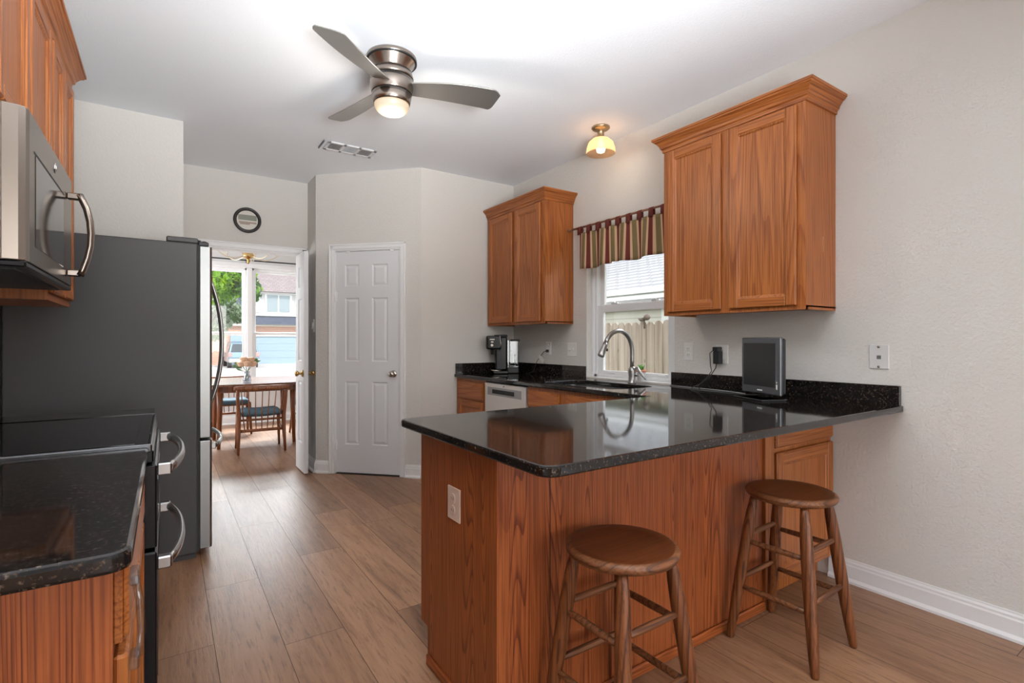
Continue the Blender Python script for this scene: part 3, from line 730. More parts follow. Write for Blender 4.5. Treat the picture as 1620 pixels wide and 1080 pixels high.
b = B(fo); b.tube([(2.775, 2.583, .978), (2.79, 2.553, .978), (2.795, 2.543, .978)], [.018, .016, .014], 14); b.tube([(2.79, 2.553, 1.03), (2.80, 2.53, .995), (2.803, 2.50, .965), (2.803, 2.485, .95)], [.012, .011, .008, .006], 10); obj('lever_handle', b, FST, fa)

# cactus pot on the sill
b0 = (2.905, 2.615, .926); pt = thing('potted_cactus', 'small cactus in a white and terracotta pot on the sill behind the faucet', 'potted plant', b0)
b = B(b0); b.lathe([(.026, .926), (.034, .985), (.034, .99)], (2.905, 2.615, 0), 24); obj('pot', b, mat('grey_glazed_pot', (.62, .60, .57), .5), pt)
b = B(b0); b.lathe([(.034, .987), (.038, .989), (.038, 1.006), (.032, 1.006), (.03, .998), (0, .998)], (2.905, 2.615, 0), 24); obj('rim', b, mat('terracotta', (.50, .20, .11), .7), pt)
b = B(b0); random.seed(4)
b.lathe([(.010, .998), (.018, 1.012), (.018, 1.028), (.008, 1.04), (0, 1.042)], (2.905, 2.615, 0), 12)
for k in range(9):
    a = k*2.4; rr = .013; b.tube([(2.905+rr*math.cos(a), 2.615+rr*math.sin(a), 1.01), (2.905+2*rr*math.cos(a), 2.615+2*rr*math.sin(a), 1.03+.002*k)], [.006, .003], 6)
obj('cactus', b, mat('cactus_green', (.14, .30, .07), .6), pt)

# valance on its rod
RO = (2.79, 2.7, 2.135)
b = B(RO); b.tube([(2.79, 2.20, 2.135), (2.79, 3.25, 2.135)], .008, 10)
ro_ = thing('curtain_rod', 'thin brown curtain rod above the kitchen window', 'curtain rod', RO)
RODM = mat('rod_brown', (.22, .09, .045), .45); obj('pole', b, RODM, ro_)
b = B(RO); b.lathe([(.009, 0), (.012, .008), (.007, .014), (.016, .024), (.020, .036), (.015, .048), (.006, .056), (0, .058)], (2.79, 3.25, 2.135), 16, 0, 'Y'); obj('finial', b, RODM, ro_)
b = B(RO); b.tube([(2.79, 3.22, 2.135), (WR-.001, 3.22, 2.135)], .006, 8).lathe([(.018, 0), (.018, -.006)], (WR, 3.22, 2.135), 16, 0, 'X'); obj('bracket', b, RODM, ro_)
BURG = mat('burgundy_cotton', (.13, .020, .013), .9); TAN = mat('tan_cotton', (.56, .36, .22), .9); OLIV = mat('olive_cotton', (.17, .125, .05), .9)
VO = (2.79, 2.7, 1.81); va = thing('valance', 'burgundy, tan and olive striped tab-top valance over the kitchen window', 'curtain', VO)
b = B(VO); per = .106; y0 = 3.165; cols = 200; L_ = 3.165-2.16
def vx(y, z):
    f = (2.09-z)/.28
    return 2.79+(.006+.014*f)*math.sin(y*2*PI/.106*.5+1.1)+.008*f*math.sin(y*2*PI/.23)+(-.03*math.exp(-((y-2.79)/.022)**2))*(.3+f*.7)
def vbot(y): return 1.808+.006*math.sin(y*14)-(.008 if y > 2.8 else 0)
rows = 10
for th in (0,):
    vs = [];
    for i in range(cols+1):
        y = y0-L_*i/cols
        for j in range(rows+1):
            z = 2.088+(vbot(y)-2.088)*j/rows; vs.append((vx(y, z), y, z))
    for i in range(cols):
        s_ = ((i+.5)/cols*L_) % per/per
        mi = 0 if (s_ < .17 or s_ > .87) else 1 if (s_ < .33 or s_ > .71) else 2
        for j in range(rows):
            k = i*(rows+1)+j
            b.bm.verts.ensure_lookup_table() if False else None
            b.mesh([vs[k], vs[k+1], vs[k+rows+2], vs[k+rows+1]], [(0, 1, 2, 3)], mi, True)
bmesh.ops.remove_doubles(b.bm, verts=b.bm.verts, dist=.0003)
fb = obj('fabric', b, [BURG, TAN, OLIV], va); md = fb.modifiers.new('thick', 'SOLIDIFY'); md.thickness = .002
b_lining = None
for k in range(10):
    y = y0-.008-per*k
    if y < 2.15: break
    b = B(VO); ring = []
    wdt = .020
    path = [(2.776, 2.075), (2.777, 2.12), (2.781, 2.140), (2.79, 2.1455), (2.799, 2.140), (2.803, 2.12), (2.804, 2.075)]
    vs = [(x, y+sy, z) for (x, z) in path for sy in (-wdt, wdt)]
    b.mesh(vs, [(2*i, 2*i+1, 2*i+3, 2*i+2) for i in range(len(path)-1)], 0, True)
    o = obj('tab', b, BURG, va); md = o.modifiers.new('thick', 'SOLIDIFY'); md.thickness = .0015

# outlets, switches
def plate(b, x, y, z, w=.07, h=.115, m=0): b.box(x-.006, x-.0005, y-w/2, y+w/2, z-h/2, z+h/2, .002)
def wall_outlet(y, z, label, extra=None, name='wall_outlet', cat='outlet', w=.07):
    o = (WR, y, z); t = thing(name, label, cat, o); b = B(o); plate(b, WR, y, z, w); obj('cover_plate', b, PLAST, t); return t, o
def duplex(t, o, x, y, z):
    for dz in (-.02, .02):
        b = B(o); b.box(x-.0085, x-.005, y-.016, y+.016, z+dz-.0135, z+dz+.0135, .002); r_ = obj('socket', b, PLAST, t)
        b = B(o); b.box(x-.0092, x-.008, y-.008, y-.0055, z+dz-.005, z+dz+.006).box(x-.0092, x-.008, y+.0055, y+.008, z+dz-.005, z+dz+.006); obj('slot', b, PLASTD, r_)
t, o = wall_outlet(2.17, 1.147, 'white duplex outlet just right of the kitchen window'); duplex(t, o, WR, 2.17, 1.147)
t, o = wall_outlet(1.925, 1.135, 'white outlet holding the black power adapter', w=.085); duplex(t, o, WR, 1.925, 1.135)
t, o = wall_outlet(3.67, 1.15, 'white outlet with a black cord near the coffee maker'); duplex(t, o, WR, 3.67, 1.15)
t, o = wall_outlet(3.35, 1.144, 'white double switch plate left of the kitchen window', name='light_switch', cat='switch', w=.115)
for dy in (-.025, .025):
    b = B(o); b.box(WR-.0085, WR-.005, 3.35+dy-.011, 3.35+dy+.011, 1.125, 1.163, .001) if dy < 0 else b.lathe([(.012, -.006), (.012, -.016), (.009, -.018)], (WR, 3.35+dy, 1.144), 16, 0, 'X')
    b.box(WR-.016, WR-.008, 3.35+dy-.004, 3.35+dy+.004, 1.14, 1.156, .001); obj('toggle', b, PLAST, t)
# phone jack plate
jo = (WR, 1.075, 1.142); t = thing('phone_jack', 'white wall phone jack plate alone on the right wall', 'phone jack', jo)
b = B(jo); b.box(WR-.008, WR-.0005, 1.033, 1.117, 1.082, 1.2, .003); obj('cover_plate', b, mat('aged_white_plastic', (.60, .60, .59), .35), t)
b = B(jo); b.box(WR-.0095, WR-.0075, 1.066, 1.084, 1.13, 1.148, .001); obj('socket', b, PLASTD, t)
for dz in (-.048, .048):
    b = B(jo); b.lathe([(.006, -.008), (.006, -.012), (.003, -.013)], (WR, 1.075, 1.141+dz), 12, 0, 'X'); obj('screw', b, SATN, t)
# outlet on the peninsula end
eo = (.82, 1.575, .66); t = thing('wall_outlet', 'beige outlet on the oak end of the peninsula', 'outlet', eo)
b = B(eo); b.box(.813, .8195, 1.525, 1.612, .605, .718, .002); obj('cover_plate', b, CREAMP, t)
for dz in (-.02, .02):
    b = B(eo); b.lathe([(.017, -.001), (.017, -.004), (.016, -.0045)], (.8135, 1.568, .661+dz), 20, 0, 'X'); r_ = obj('socket', b, CREAMP, t)
    b = B(eo); b.box(.8085, .8095, 1.560, 1.5625, .657+dz, .667+dz).box(.8085, .8095, 1.5735, 1.576, .657+dz, .667+dz); obj('slot', b, PLASTD, r_)
# adapter with cord
ao = (2.85, 1.94, 1.13); t = thing('power_adapter', 'black power adapter plugged in the wall with its cord hanging', 'power adapter', ao)
b = B(ao); b.box(2.825, 2.862, 1.915, 1.962, 1.075, 1.155, .004); b.box(2.815, 2.862, 1.92, 1.958, 1.155, 1.18, .003); obj('plug_body', b, BLACKM, t)
b = B(ao); b.tube([(2.84, 1.945, 1.076), (2.84, 1.95, 1.05), (2.82, 1.98, .99), (2.79, 2.03, .945), (2.76, 2.06, .925), (2.73, 2.05, .918), (2.68, 1.97, .917), (2.66, 1.85, .917), (2.68, 1.70, .917), (2.72, 1.60, .918)], .003, 8)
b.tube([(2.835, 1.958, 1.165), (2.83, 1.985, 1.14), (2.83, 1.98, 1.06), (2.82, 1.965, 1.03), (2.81, 1.99, .99), (2.78, 2.04, .93), (2.765, 2.01, .918)], .003, 8); obj('cord', b, BLACKM, t)
# cord by the coffee maker
ko = (2.84, 3.69, 1.07); t = thing('appliance_cord', 'black appliance cord with white tag running from outlet to coffee maker', 'cord', ko)
b = B(ko); b.box(2.845, 2.8615, 3.66, 3.69, 1.115, 1.14, .004); b.tube([(2.85, 3.675, 1.128), (2.835, 3.70, 1.12), (2.82, 3.73, 1.08), (2.80, 3.76, 1.03), (2.79, 3.80, .94), (2.785, 3.86, .918), (2.78, 3.90, .918)], .0028, 8); obj('cord', b, BLACKM, t)
b = B(ko); b.box(2.805, 2.807, 3.66, 3.74, 1.04, 1.075, 0, rot=Matrix.Rotation(R(35), 4, 'X')); obj('tag', b, PLAST, t)

# small television on its stand
TL, TR = Vector((2.642, 1.647, 0)), Vector((2.524, 1.372, 0)); tc_ = (TL+TR)/2; ang = math.atan2(TR.y-TL.y, TR.x-TL.x)
tv = thing('television', 'small silver-framed television on the counter by the right wall', 'television', (tc_.x, tc_.y, .914), ang)
# local: x along the screen, -y is the front
SILV = mat('silver_plastic', (.12, .125, .135), .16, .6)
b = B(); b.box(-.152, .152, -.004, .014, .028, .322, .006, seg=2); obj('bezel', b, SILV, tv)
b = B(); b.box(-.145, .145, .012, .04, .035, .315, .008); b.box(-.09, .09, .03, .06, .07, .25, .01); obj('back_housing', b, BLACKM, tv)
b = B(); b.box(-.132, .118, -.0055, -.003, .068, .292, .001); obj('screen', b, mat('lcd_screen', (.012, .012, .013), .22), tv)
b = B(); b.box(-.03, .03, .005, .025, .008, .04, .003); obj('neck', b, BLACK, tv)
b = B(); b.box(-.11, .11, -.075, .065, 0, .008, .003); b.box(-.115, .115, -.08, .07, .004, .008, .002); obj('stand', b, SILV, tv)
for v_ in ((.125, .134, .06, .085), (.127, .132, .09, .10), (-.02, .02, .044, .05)):
    b = B(); b.box(v_[0], v_[1], -.0062, -.004, v_[2], v_[3], .001); obj('control_mark', b, PLAST, tv)
# white cable lying on the counter
to = (2.78, 2.0, .914); b = B(to); b.tube([(2.83, 2.29, .918), (2.80, 2.1, .918), (2.79, 1.9, .918), (2.75, 1.75, .918), (2.72, 1.68, .918)], .0035, 8)
tag(obj('television_cable', b, mat('grey_cable', (.25, .25, .26), .4), loc=to), 'thin grey cable lying along the counter toward the television', 'cable')

# coffee maker
cm = thing('coffee_maker', 'black coffee maker with clear water tank in the counter corner', 'coffee maker', (2.60, 4.06, .914), R(0))
# local x across the picture: x+ right/back, front toward -x -y
ax = R(-28)
cm.rotation_euler = (0, 0, ax)
b = B(); b.box(-.075, .065, -.11, .09, 0, .028, .008, seg=2); b.box(-.05, .062, -.02, .09, .028, .345, .014, seg=2); obj('body', b, BLACK, cm)
b = B(); b.box(-.135, .005, -.075, .075, .225, .352, .016, seg=3); hd = obj('brew_head', b, BLACK, cm)
b = B(); b.box(-.06, .062, -.06, .09, .335, .362, .012, seg=2); obj('lid', b, BLACKM, cm)
b = B(); b.box(-.075, -.04, -.0785, -.074, .235, .345, .001); b.tube([(-.01, -.077, .235), (-.008, -.078, .30), (-.012, -.077, .345)], .003, 8); obj('chrome_strip', b, CHROME, hd) if False else b.bm.free()
b = B(); b.tube([(-.008, -.0745, .215), (-.004, -.0765, .28), (-.010, -.0745, .35)], .0035, 8); obj('chrome_strip', b, CHROME, hd)
b = B(); b.lathe([(.014, -.075), (.014, -.079), (.010, -.080)], (-.085, 0, .262), 18, 0, 'Y'); b.box(-.105, -.06, -.0775, -.0745, .312, .322, .001); b.box(-.095, -.07, -.0775, -.0745, .288, .300, .002); obj('buttons', b, SATN, hd)
b = B(); b.lathe([(.012, .0), (.014, .03), (.014, .05)], (-.08, -.01, .178), 12); obj('nozzle', b, BLACKM, hd)
b = B(); b.lathe([(.052, .030), (.052, .036), (.045, .038)], (-.045, -.065, 0), 24); b.box(-.08, -.02, -.10, -.03, .028, .031); obj('drip_tray', b, SATN, cm)
b = B()
tk = rrect(.068, .175, -.05, .085, .02, 3)
b.prism(tk, .06, .30); tn = obj('water_tank', b, DUSTG, cm)
b = B(); b.box(.10, .178, -.052, .087, .30, .318, .004); obj('tank_lid', b, BLACKM, tn)
b = B(); b.box(.064, .07, -.055, -.047, .055, .31, .001); b.tube([(.13, -.05, .08), (.13, -.05, .18)], .003, 6); obj('tank_frame', b, CHROME, tn)
b = B(); b.box(.06, .17, -.045, .08, 0, .058, .008); obj('tank_base', b, BLACKM, cm)

# ---- bar stools
def make_stool(label):
    t = thing('bar_stool', label, 'stool', (0, 0, 0), 0, 'round wooden stools at the peninsula')
    prof = [(0, .585), (.150, .585), (.160, .589), (.166, .598), (.167, .606), (.163, .613), (.152, .617)]
    b = B(); b.lathe(prof, (0, 0, 0), 56, 1, cap=False); b.lathe([(.152, .617), (.12, .6155), (.06, .6145), (0, .6143)], (0, 0, 0), 56, 0, cap=False)
    bmesh.ops.remove_doubles(b.bm, verts=b.bm.verts, dist=.0002)
    obj('seat', b, [STOOLS, STOOLE], t)
    top, bot = .098, .165
    def leg(sx, sy, z):
        f = 1-z/.585; return Vector((sx*(top+(bot-top)*f), sy*(top+(bot-top)*f), z))
    for sx in (-1, 1):
        for sy in (-1, 1):
            b = B(); zs = [0, .01, .06, .16, .30, .44, .52, .56, .587]; rs = [.0125, .015, .0175, .021, .023, .0225, .020, .0165, .014]
            b.tube([leg(sx, sy, z) for z in zs], rs, 16); obj('leg', b, STOOLW, t)
    for z, axis in ((.245, 0), (.215, 1), (.425, 0), (.40, 1)):
        for s_ in (-1, 1):
            b = B(); p, q = (leg(-1, s_, z), leg(1, s_, z)) if axis == 0 else (leg(s_, -1, z), leg(s_, 1, z))
            m_ = (p+q)/2; b.tube([p, p*.6+m_*.4, m_, q*.6+m_*.4, q], [.008, .0105, .0115, .0105, .008], 12); obj('rung', b, STOOLE, t)
    return t
st = make_stool('round wooden stool nearer the peninsula corner, lower middle of the photo'); st.location = (1.128, 1.09, 0)
dup(st, (2.10, 1.10, 0), R(2), 'round wooden stool in front of the drawer cabinet by the right wall')

# ---- ceiling fan
FC = (1.02, 2.69, CH); fn = thing('ceiling_fan', 'brushed-nickel three-blade ceiling fan with a lit frosted bowl', 'ceiling fan', FC)
fx, fy = FC[:2]
b = B(FC); b.lathe([(.0, CH), (.132, CH), (.134, CH-.006), (.134, CH-.022), (.126, CH-.026)], (fx, fy, 0), 48); b.lathe([(.126, CH-.024), (.124, CH-.03), (.075, CH-.085), (.075, CH-.1)], (fx, fy, 0), 48, cap=False); obj('canopy', b, NICKEL, fn)
b = B(FC); b.lathe([(.1345, CH-.020), (.1345, CH-.026)], (fx, fy, 0), 48); obj('canopy_ring', b, BLACKM, fn)
b = B(FC); b.lathe([(.06, 2.69), (.094, 2.688), (.108, 2.678), (.115, 2.655), (.1165, 2.638)], (fx, fy, 0), 48); b.lathe([(.1165, 2.633), (.115, 2.60), (.109, 2.565), (.107, 2.56)], (fx, fy, 0), 48); b.lathe([(.1065, 2.555), (.100, 2.52), (.096, 2.505), (.09, 2.502)], (fx, fy, 0), 48); obj('motor_housing', b, NICKEL, fn)
b = B(FC); b.lathe([(.112, 2.64), (.112, 2.63)], (fx, fy, 0), 48).lathe([(.104, 2.562), (.104, 2.553)], (fx, fy, 0), 48); obj('housing_groove', b, BLACKM, fn)
BOWL = emit('lit_frosted_bowl', (1, .80, .52), .58); P(BOWL).inputs['Base Color'].default_value = (.12, .10, .08, 1)
lw = N(BOWL, 'ShaderNodeLayerWeight', Blend=.35); rp = ramp(BOWL, [(0, (1.0, .88, .66)), (.5, (.92, .68, .42)), (1, (.62, .45, .29))]); Lk(BOWL, lw.outputs['Facing'], rp.inputs[0]); Lk(BOWL, rp.outputs[0], P(BOWL).inputs['Emission Color'])
b = B(FC); b.lathe([(.093, 2.504), (.092, 2.49), (.084, 2.472), (.066, 2.458), (.04, 2.451), (0, 2.449)], (fx, fy, 0), 40); obj('light_bowl', b, BOWL, fn)
BLADE = mat('nickel_blade', (.30, .29, .275), .32, .75)
for a in (338, 104, 219):
    b = B(FC); n = 30; vs = []; Lb = .595
    for i in range(n+1):
        t = i/n; r = .10+(Lb-.10)*t
        wd = .048+.030*math.sin(min(t*1.25, 1)*PI*.5)-.006*t
        if t > .9: wd *= max(.25, (1-((t-.9)/.1)**2.6))**.5
        sweep = -.012*math.sin(t*PI); pitch = R(15)
        for sgn, top_ in ((-1, 0), (1, 0), (1, 1), (-1, 1)):
            lead = sgn*wd+sweep+(.018*t*t if sgn > 0 else 0)
            x = r + (.0 if sgn < 0 else -.03*max(0, t-.8)/.2); y = lead*math.cos(pitch); z = -lead*math.sin(pitch)+(.003 if top_ else -.003)-.012*t
            vs.append((x, y, 2.598+z))
    M = Matrix.Rotation(R(a), 3, 'Z'); vs = [Vector((fx, fy, 0))+M@Vector(v) for v in vs]
    fs = [(i*4+j, i*4+(j+1) % 4, i*4+4+(j+1) % 4, i*4+4+j) for i in range(n) for j in range(4)]+[(0, 1, 2, 3), tuple(range(n*4, n*4+4))]
    b.mesh(vs, fs); obj('blade', b, BLADE, fn, bevel=.0015)
light('fan_bulb', 'POINT', (fx, fy, 2.40), (0, 0, 0), 11, (1, .91, .80), shadow_soft_size=.07)

# ---- small ceiling light above the sink
LC = (2.60, 2.72, CH); cl = thing('ceiling_light', 'small brass ceiling light with amber glass shade above the sink', 'ceiling light', LC)
b = B(LC); b.lathe([(.0, CH), (.064, CH), (.066, CH-.008), (.055, CH-.018), (.024, CH-.024), (.024, CH-.07), (.034, CH-.085), (0, CH-.085)], (2.6, 2.72, 0), 32); obj('mount', b, ABRASS, cl)
SH = bpy.data.materials.new('amber_glass'); SH.use_nodes = True; t_ = SH.node_tree; t_.nodes.clear()
o_ = t_.nodes.new('ShaderNodeOutputMaterial'); mx = t_.nodes.new('ShaderNodeMixShader'); mx.inputs[0].default_value = .68
tr = t_.nodes.new('ShaderNodeBsdfTransparent'); tr.inputs[0].default_value = (1, .86, .70, 1)
tl = t_.nodes.new('ShaderNodeBsdfTranslucent'); tl.inputs[0].default_value = (1, .78, .58, 1)
t_.links.new(tr.outputs[0], mx.inputs[1]); t_.links.new(tl.outputs[0], mx.inputs[2]); t_.links.new(mx.outputs[0], o_.inputs[0])
b = B(LC); b.lathe([(.03, CH-.08), (.06, CH-.087), (.088, CH-.112), (.101, CH-.15), (.104, CH-.185), (.102, CH-.19), (.098, CH-.15), (.086, CH-.115), (.058, CH-.09)], (2.6, 2.72, 0), 40, cap=False); obj('shade', b, SH, cl)
b = B(LC); b.lathe([(.012, CH-.085), (.014, CH-.105), (.030, CH-.135), (.033, CH-.155), (.026, CH-.178), (0, CH-.188)], (2.6, 2.72, 0), 20); obj('bulb', b, emit('lit_bulb', (1, .80, .58), 6), cl)
light('sink_bulb', 'POINT', (2.6, 2.72, CH-.215), (0, 0, 0), .6, (1, .82, .58), shadow_soft_size=.04)

# ---- ceiling vent
VC = (1.225, 4.16, CH); vt = thing('ceiling_vent', 'white three-section ceiling register vent past the fan', 'vent', VC)
MV = mat('vent_white', (.74, .74, .75), .4); VD = mat('vent_shadow_grey', (.16, .16, .17), .7)
vx0, vx1, vy0, vy1 = 1.035, 1.42, 4.065, 4.245
b = B(VC)
b.box(vx0, vx1, vy0, vy0+.025, CH-.010, CH-.0005, .003).box(vx0, vx1, vy1-.025, vy1, CH-.010, CH-.0005, .003)
for x in (vx0, vx0+.118, vx0+.236): b.box(x, x+.025, vy0, vy1, CH-.010, CH-.0005, .003)
b.box(vx1-.03, vx1, vy0, vy1, CH-.010, CH-.0005, .003)
obj('frame', b, MV, vt)
b = B(VC); b.box(vx0+.01, vx1-.01, vy0+.01, vy1-.01, CH-.003, CH-.001); obj('duct_opening', b, VD, vt)
b = B(VC)
for s0 in (vx0+.025, vx0+.143, vx0+.261):
    if abs(s0-vx0-.143) < .01:
        for k in range(9): b.box(s0, s0+.093, vy0+.03+k*.0145, vy0+.034+k*.0145, CH-.008, CH-.004)
    else:
        for k in range(8): b.box(s0+.004+k*.0115, s0+.009+k*.0115, vy0+.025, vy1-.025, CH-.008, CH-.004)
obj('louvers', b, mat('louver_grey', (.42, .42, .43), .5), vt)
b = B(VC); b.box(vx0-.035, vx0-.028, vy0, vy1, CH-.012, CH-.0005); obj('damper_edge', b, VD, vt)

# ---- wall clock and thermostat
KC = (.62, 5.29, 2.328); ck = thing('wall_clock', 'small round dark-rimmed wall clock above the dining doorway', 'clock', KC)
b = B(KC); b.lathe([(.088, 5.299), (.115, 5.299), (.117, 5.285), (.110, 5.272), (.098, 5.270), (.092, 5.278), (.088, 5.286)], (.62, 0, 2.328), 48, 0, 'Y', cap=False); obj('rim', b, mat('dark_bronze', (.022, .018, .016), .35), ck)
b = B(KC); b.lathe([(.0, 5.298), (.091, 5.298), (.091, 5.289), (0, 5.289)], (.62, 0, 2.328), 48, 0, 'Y', sm=False); obj('face', b, mat('cream_dial', (.62, .58, .52), .4), ck)
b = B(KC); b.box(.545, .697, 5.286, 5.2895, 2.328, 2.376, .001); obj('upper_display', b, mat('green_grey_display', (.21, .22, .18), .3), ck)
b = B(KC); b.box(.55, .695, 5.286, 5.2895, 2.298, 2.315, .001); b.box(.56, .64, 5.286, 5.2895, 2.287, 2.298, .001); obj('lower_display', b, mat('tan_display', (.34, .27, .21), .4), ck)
HC = (1.15, 5.06, 1.36); th_ = thing('thermostat', 'small round white thermostat on the narrow wall beside the open door', 'thermostat', HC)
b = B(HC); b.box(1.142, 1.1495, 5.02, 5.10, 1.30, 1.42, .003); obj('back_plate', b, PLAST, th_)
b = B(HC); b.lathe([(.036, -.008), (.036, -.02), (.030, -.026), (0, -.026)], (1.15, 5.06, 1.36), 28, 0, 'X'); obj('dial', b, mat('thermostat_grey', (.42, .41, .40), .4), th_)

# ================================================================== DINING ROOM
def rnd_table():
    o = (1.15, 6.95, 0); t = thing('dining_table', 'teak dining table seen through the doorway', 'table', o)
    b = B(o); n = 40; pl = []
    for i in range(n):
        a = 2*PI*i/n; c, s = math.cos(a), math.sin(a)
        pl.append((1.15+.90*math.copysign(abs(c)**.45, c), 6.93+.57*math.copysign(abs(s)**.55, s)))
    b.prism(pl, .712, .74); obj('tabletop', b, TEAKX, t, bevel=.006)
    b = B(o); b.box(.50, 1.80, 6.58, 6.60, .63, .712).box(.50, 1.80, 7.26, 7.28, .63, .712).box(.50, .52, 6.6, 7.26, .63, .712).box(1.78, 1.80, 6.6, 7.26, .63, .712); obj('apron', b, TEAK, t)
    for sx in (-1, 1):
        for sy in (-1, 1):
            b = B(o); cx = 1.15+sx*.66; cy = 6.93+sy*.36
            if sx > 0: cx = 1.35 if False else 1.78
            b.tube([(cx+sx*.03, cy+sy*.03, 0), (cx, cy, .40), (cx-sx*.01, cy-sy*.01, .712)], [.016, .026, .032], 14); obj('leg', b, TEAK, t)
    return t
def table2():
    # legs measured at x .49 and 1.29, y 6.74; the top runs on past them
    o = (.92, 6.95, 0); t = thing('dining_table', 'teak dining table seen through the doorway', 'table', o)
    b = B(o); pl = []; n = 48
    for i in range(n):
        a = 2*PI*i/n; c, s = math.cos(a), math.sin(a)
        pl.append((.90+.62*math.copysign(abs(c)**.5, c), 6.95+.62*math.copysign(abs(s)**.75, s)))
    b.prism(pl, .715, .742); obj('tabletop', b, TEAKX, t, bevel=.006)
    b = B(o); b.box(.50, 1.28, 6.60, 6.625, .63, .715).box(.50, 1.28, 7.30, 7.325, .63, .715).box(.50, .525, 6.6, 7.3, .63, .715).box(1.255, 1.28, 6.6, 7.3, .63, .715); obj('apron', b, TEAK, t)
    for cx, sx in ((.50, -1), (1.27, 1)):
        for cy, sy in ((6.64, -1), (7.28, 1)):
            b = B(o); b.tube([(cx+sx*.012, cy+sy*.012, 0), (cx, cy, .42), (cx, cy, .715)], [.018, .028, .036], 14); obj('leg', b, TEAK, t)
table2()
def make_chair(label):
    """spindle-back teak chair, local: back at y=0, seat toward +y"""
    t = thing('dining_chair', label, 'chair', (0, 0, 0), 0, 'spindle-back chairs around the dining table')
    W2 = .235
    b = B()
    pts = [(-.275, -.022, .716), (-.18, -.004, .712), (0, .004, .710), (.18, -.004, .712), (.275, -.022, .716)]
    b.tube(pts, [.014, .021, .022, .021, .014], 12, flat=(.62, 1.25)); obj('crest_rail', b, TEAK, t)
    for s in (-1, 1):
        b = B(); b.tube([(s*.232, .04, 0), (s*.225, .075, .2), (s*.222, .085, .40), (s*.236, .03, .60), (s*.24, .0, .70)], [.013, .019, .022, .017, .015], 12); obj('rear_leg', b, TEAK, t)
        b = B(); b.tube([(s*.225, .46, 0), (s*.215, .43, .25), (s*.21, .42, .41)], [.012, .018, .019], 12); obj('front_leg', b, TEAK, t)
        b = B(); b.tube([(s*.218, .08, .40), (s*.212, .42, .405)], .014, 10); b.tube([(s*.22, .075, .25), (s*.215, .43, .25)], .010, 10); obj('side_rail', b, TEAK, t)
    for (y_, z_, r_) in ((.085, .245, .017), (.088, .36, .012), (.42, .39, .014)):
        b = B(); b.tube([(-.22, y_, z_), (.22, y_, z_)], r_, 10); obj('cross_rail', b, TEAK, t)
    for k in range(7):
        u = -1+k/3
        b = B(); b.tube([(u*.165, .085, .245), (u*.185, .07, .42), (u*.205, .0, .705)], [.0045, .0065, .0045], 8); obj('spindle', b, TEAK, t)
    b = B(); vs = []
    n = 10
    for i in range(n+1):
        for j in range(n+1):
            u, v = -1+2*i/n, j/n; x = u*.205; y = .07+v*.39
            edge = (1-abs(u)**6)*(1-abs(2*v-1)**6)
            vs.append((x, y, .425+.035*edge**.5+.018*u*u))
    fs = [(i*(n+1)+j, (i+1)*(n+1)+j, (i+1)*(n+1)+j+1, i*(n+1)+j+1) for i in range(n) for j in range(n)]
    b.mesh(vs, fs, 0, True); o = obj('seat_cushion', b, mat('blue_grey_upholstery', (.065, .12, .155), .8), t)
    md = o.modifiers.new('thick', 'SOLIDIFY'); md.thickness = .045; md.offset = -1
    return t
dc = make_chair('spindle-back dining chair nearest the doorway, blue-grey seat, back toward the kitchen'); dc.location = (.865, 6.12, 0); dc.rotation_euler = (0, 0, R(-2))
dup(dc, (.70, 7.95, 0), R(180), 'spindle-back dining chair behind the table on the window side')
dup(dc, (1.83, 7.12, 0), R(92), 'spindle-back dining chair at the right end of the table, mostly behind the open door')
# vase of flowers
vo = (.765, 6.56, .742); vz = thing('flower_vase', 'clear glass vase of peach roses on the dining table', 'vase', vo)
b = B(vo); b.lathe([(.040, .742), (.046, .760), (.040, .80), (.024, .84), (.028, .87), (.026, .87), (.022, .84), (.037, .80), (.043, .762), (0, .752)], (vo[0], vo[1], 0), 24); obj('glass', b, DUSTG, vz)
b = B(vo); random.seed(2)
for k in range(7):
    a = k*.9; b.tube([(vo[0]+.02*math.cos(a+2), vo[1]+.02*math.sin(a+2), .765), (vo[0], vo[1], .86), (vo[0]+.05*math.cos(a), vo[1]+.05*math.sin(a), .93)], .0025, 6)
obj('stems', b, mat('stem_green', (.08, .16, .05), .6), vz)
PEACH = mat('peach_petals', (.74, .50, .34), .7)
for k, (dx, dy, dz, r) in enumerate(((0, -.04, .96, .050), (-.06, -.01, .955, .048), (.06, -.01, .955, .048), (.0, .04, .98, .045), (-.035, -.02, 1.01, .044), (.04, -.02, 1.005, .044))):
    b = B(vo)
    for ring, (nn, rr, tilt) in enumerate(((6, 1.0, .5), (5, .7, .25), (4, .4, .05))):
        for q in range(nn):
            a = 2*PI*q/nn+ring*.5; cx, cy, cz = vo[0]+dx, vo[1]+dy, dz
            ux, uy = math.cos(a), math.sin(a); wx, wy = -uy, ux
            vs = [(cx, cy, cz-r*.5)]
            for (s_, h, o_w) in ((-.55, .0, .75), (0, -.05, .95), (.55, .0, .75), (.4, .5, .95), (0, .62, 1.05), (-.4, .5, .95)):
                vs.append((cx+r*rr*(ux*o_w+wx*s_), cy+r*rr*(uy*o_w+wy*s_), cz+r*h*(1.2-rr*.5)))
            b.mesh(vs, [(0, 1, 2), (0, 2, 3), (1, 2, 5, 6), (2, 3, 4, 5)], 0, True)
    b.lathe([(0, -r*.75), (r*.6, -r*.55), (r*.92, -r*.05), (r*.8, r*.4), (r*.45, r*.62), (r*.25, r*.5), (0, r*.55)], (vo[0]+dx, vo[1]+dy, dz), 14)
    obj('rose', b, PEACH, vz)
LEAFM = mat('bouquet_leaf', (.10, .22, .06), .6)
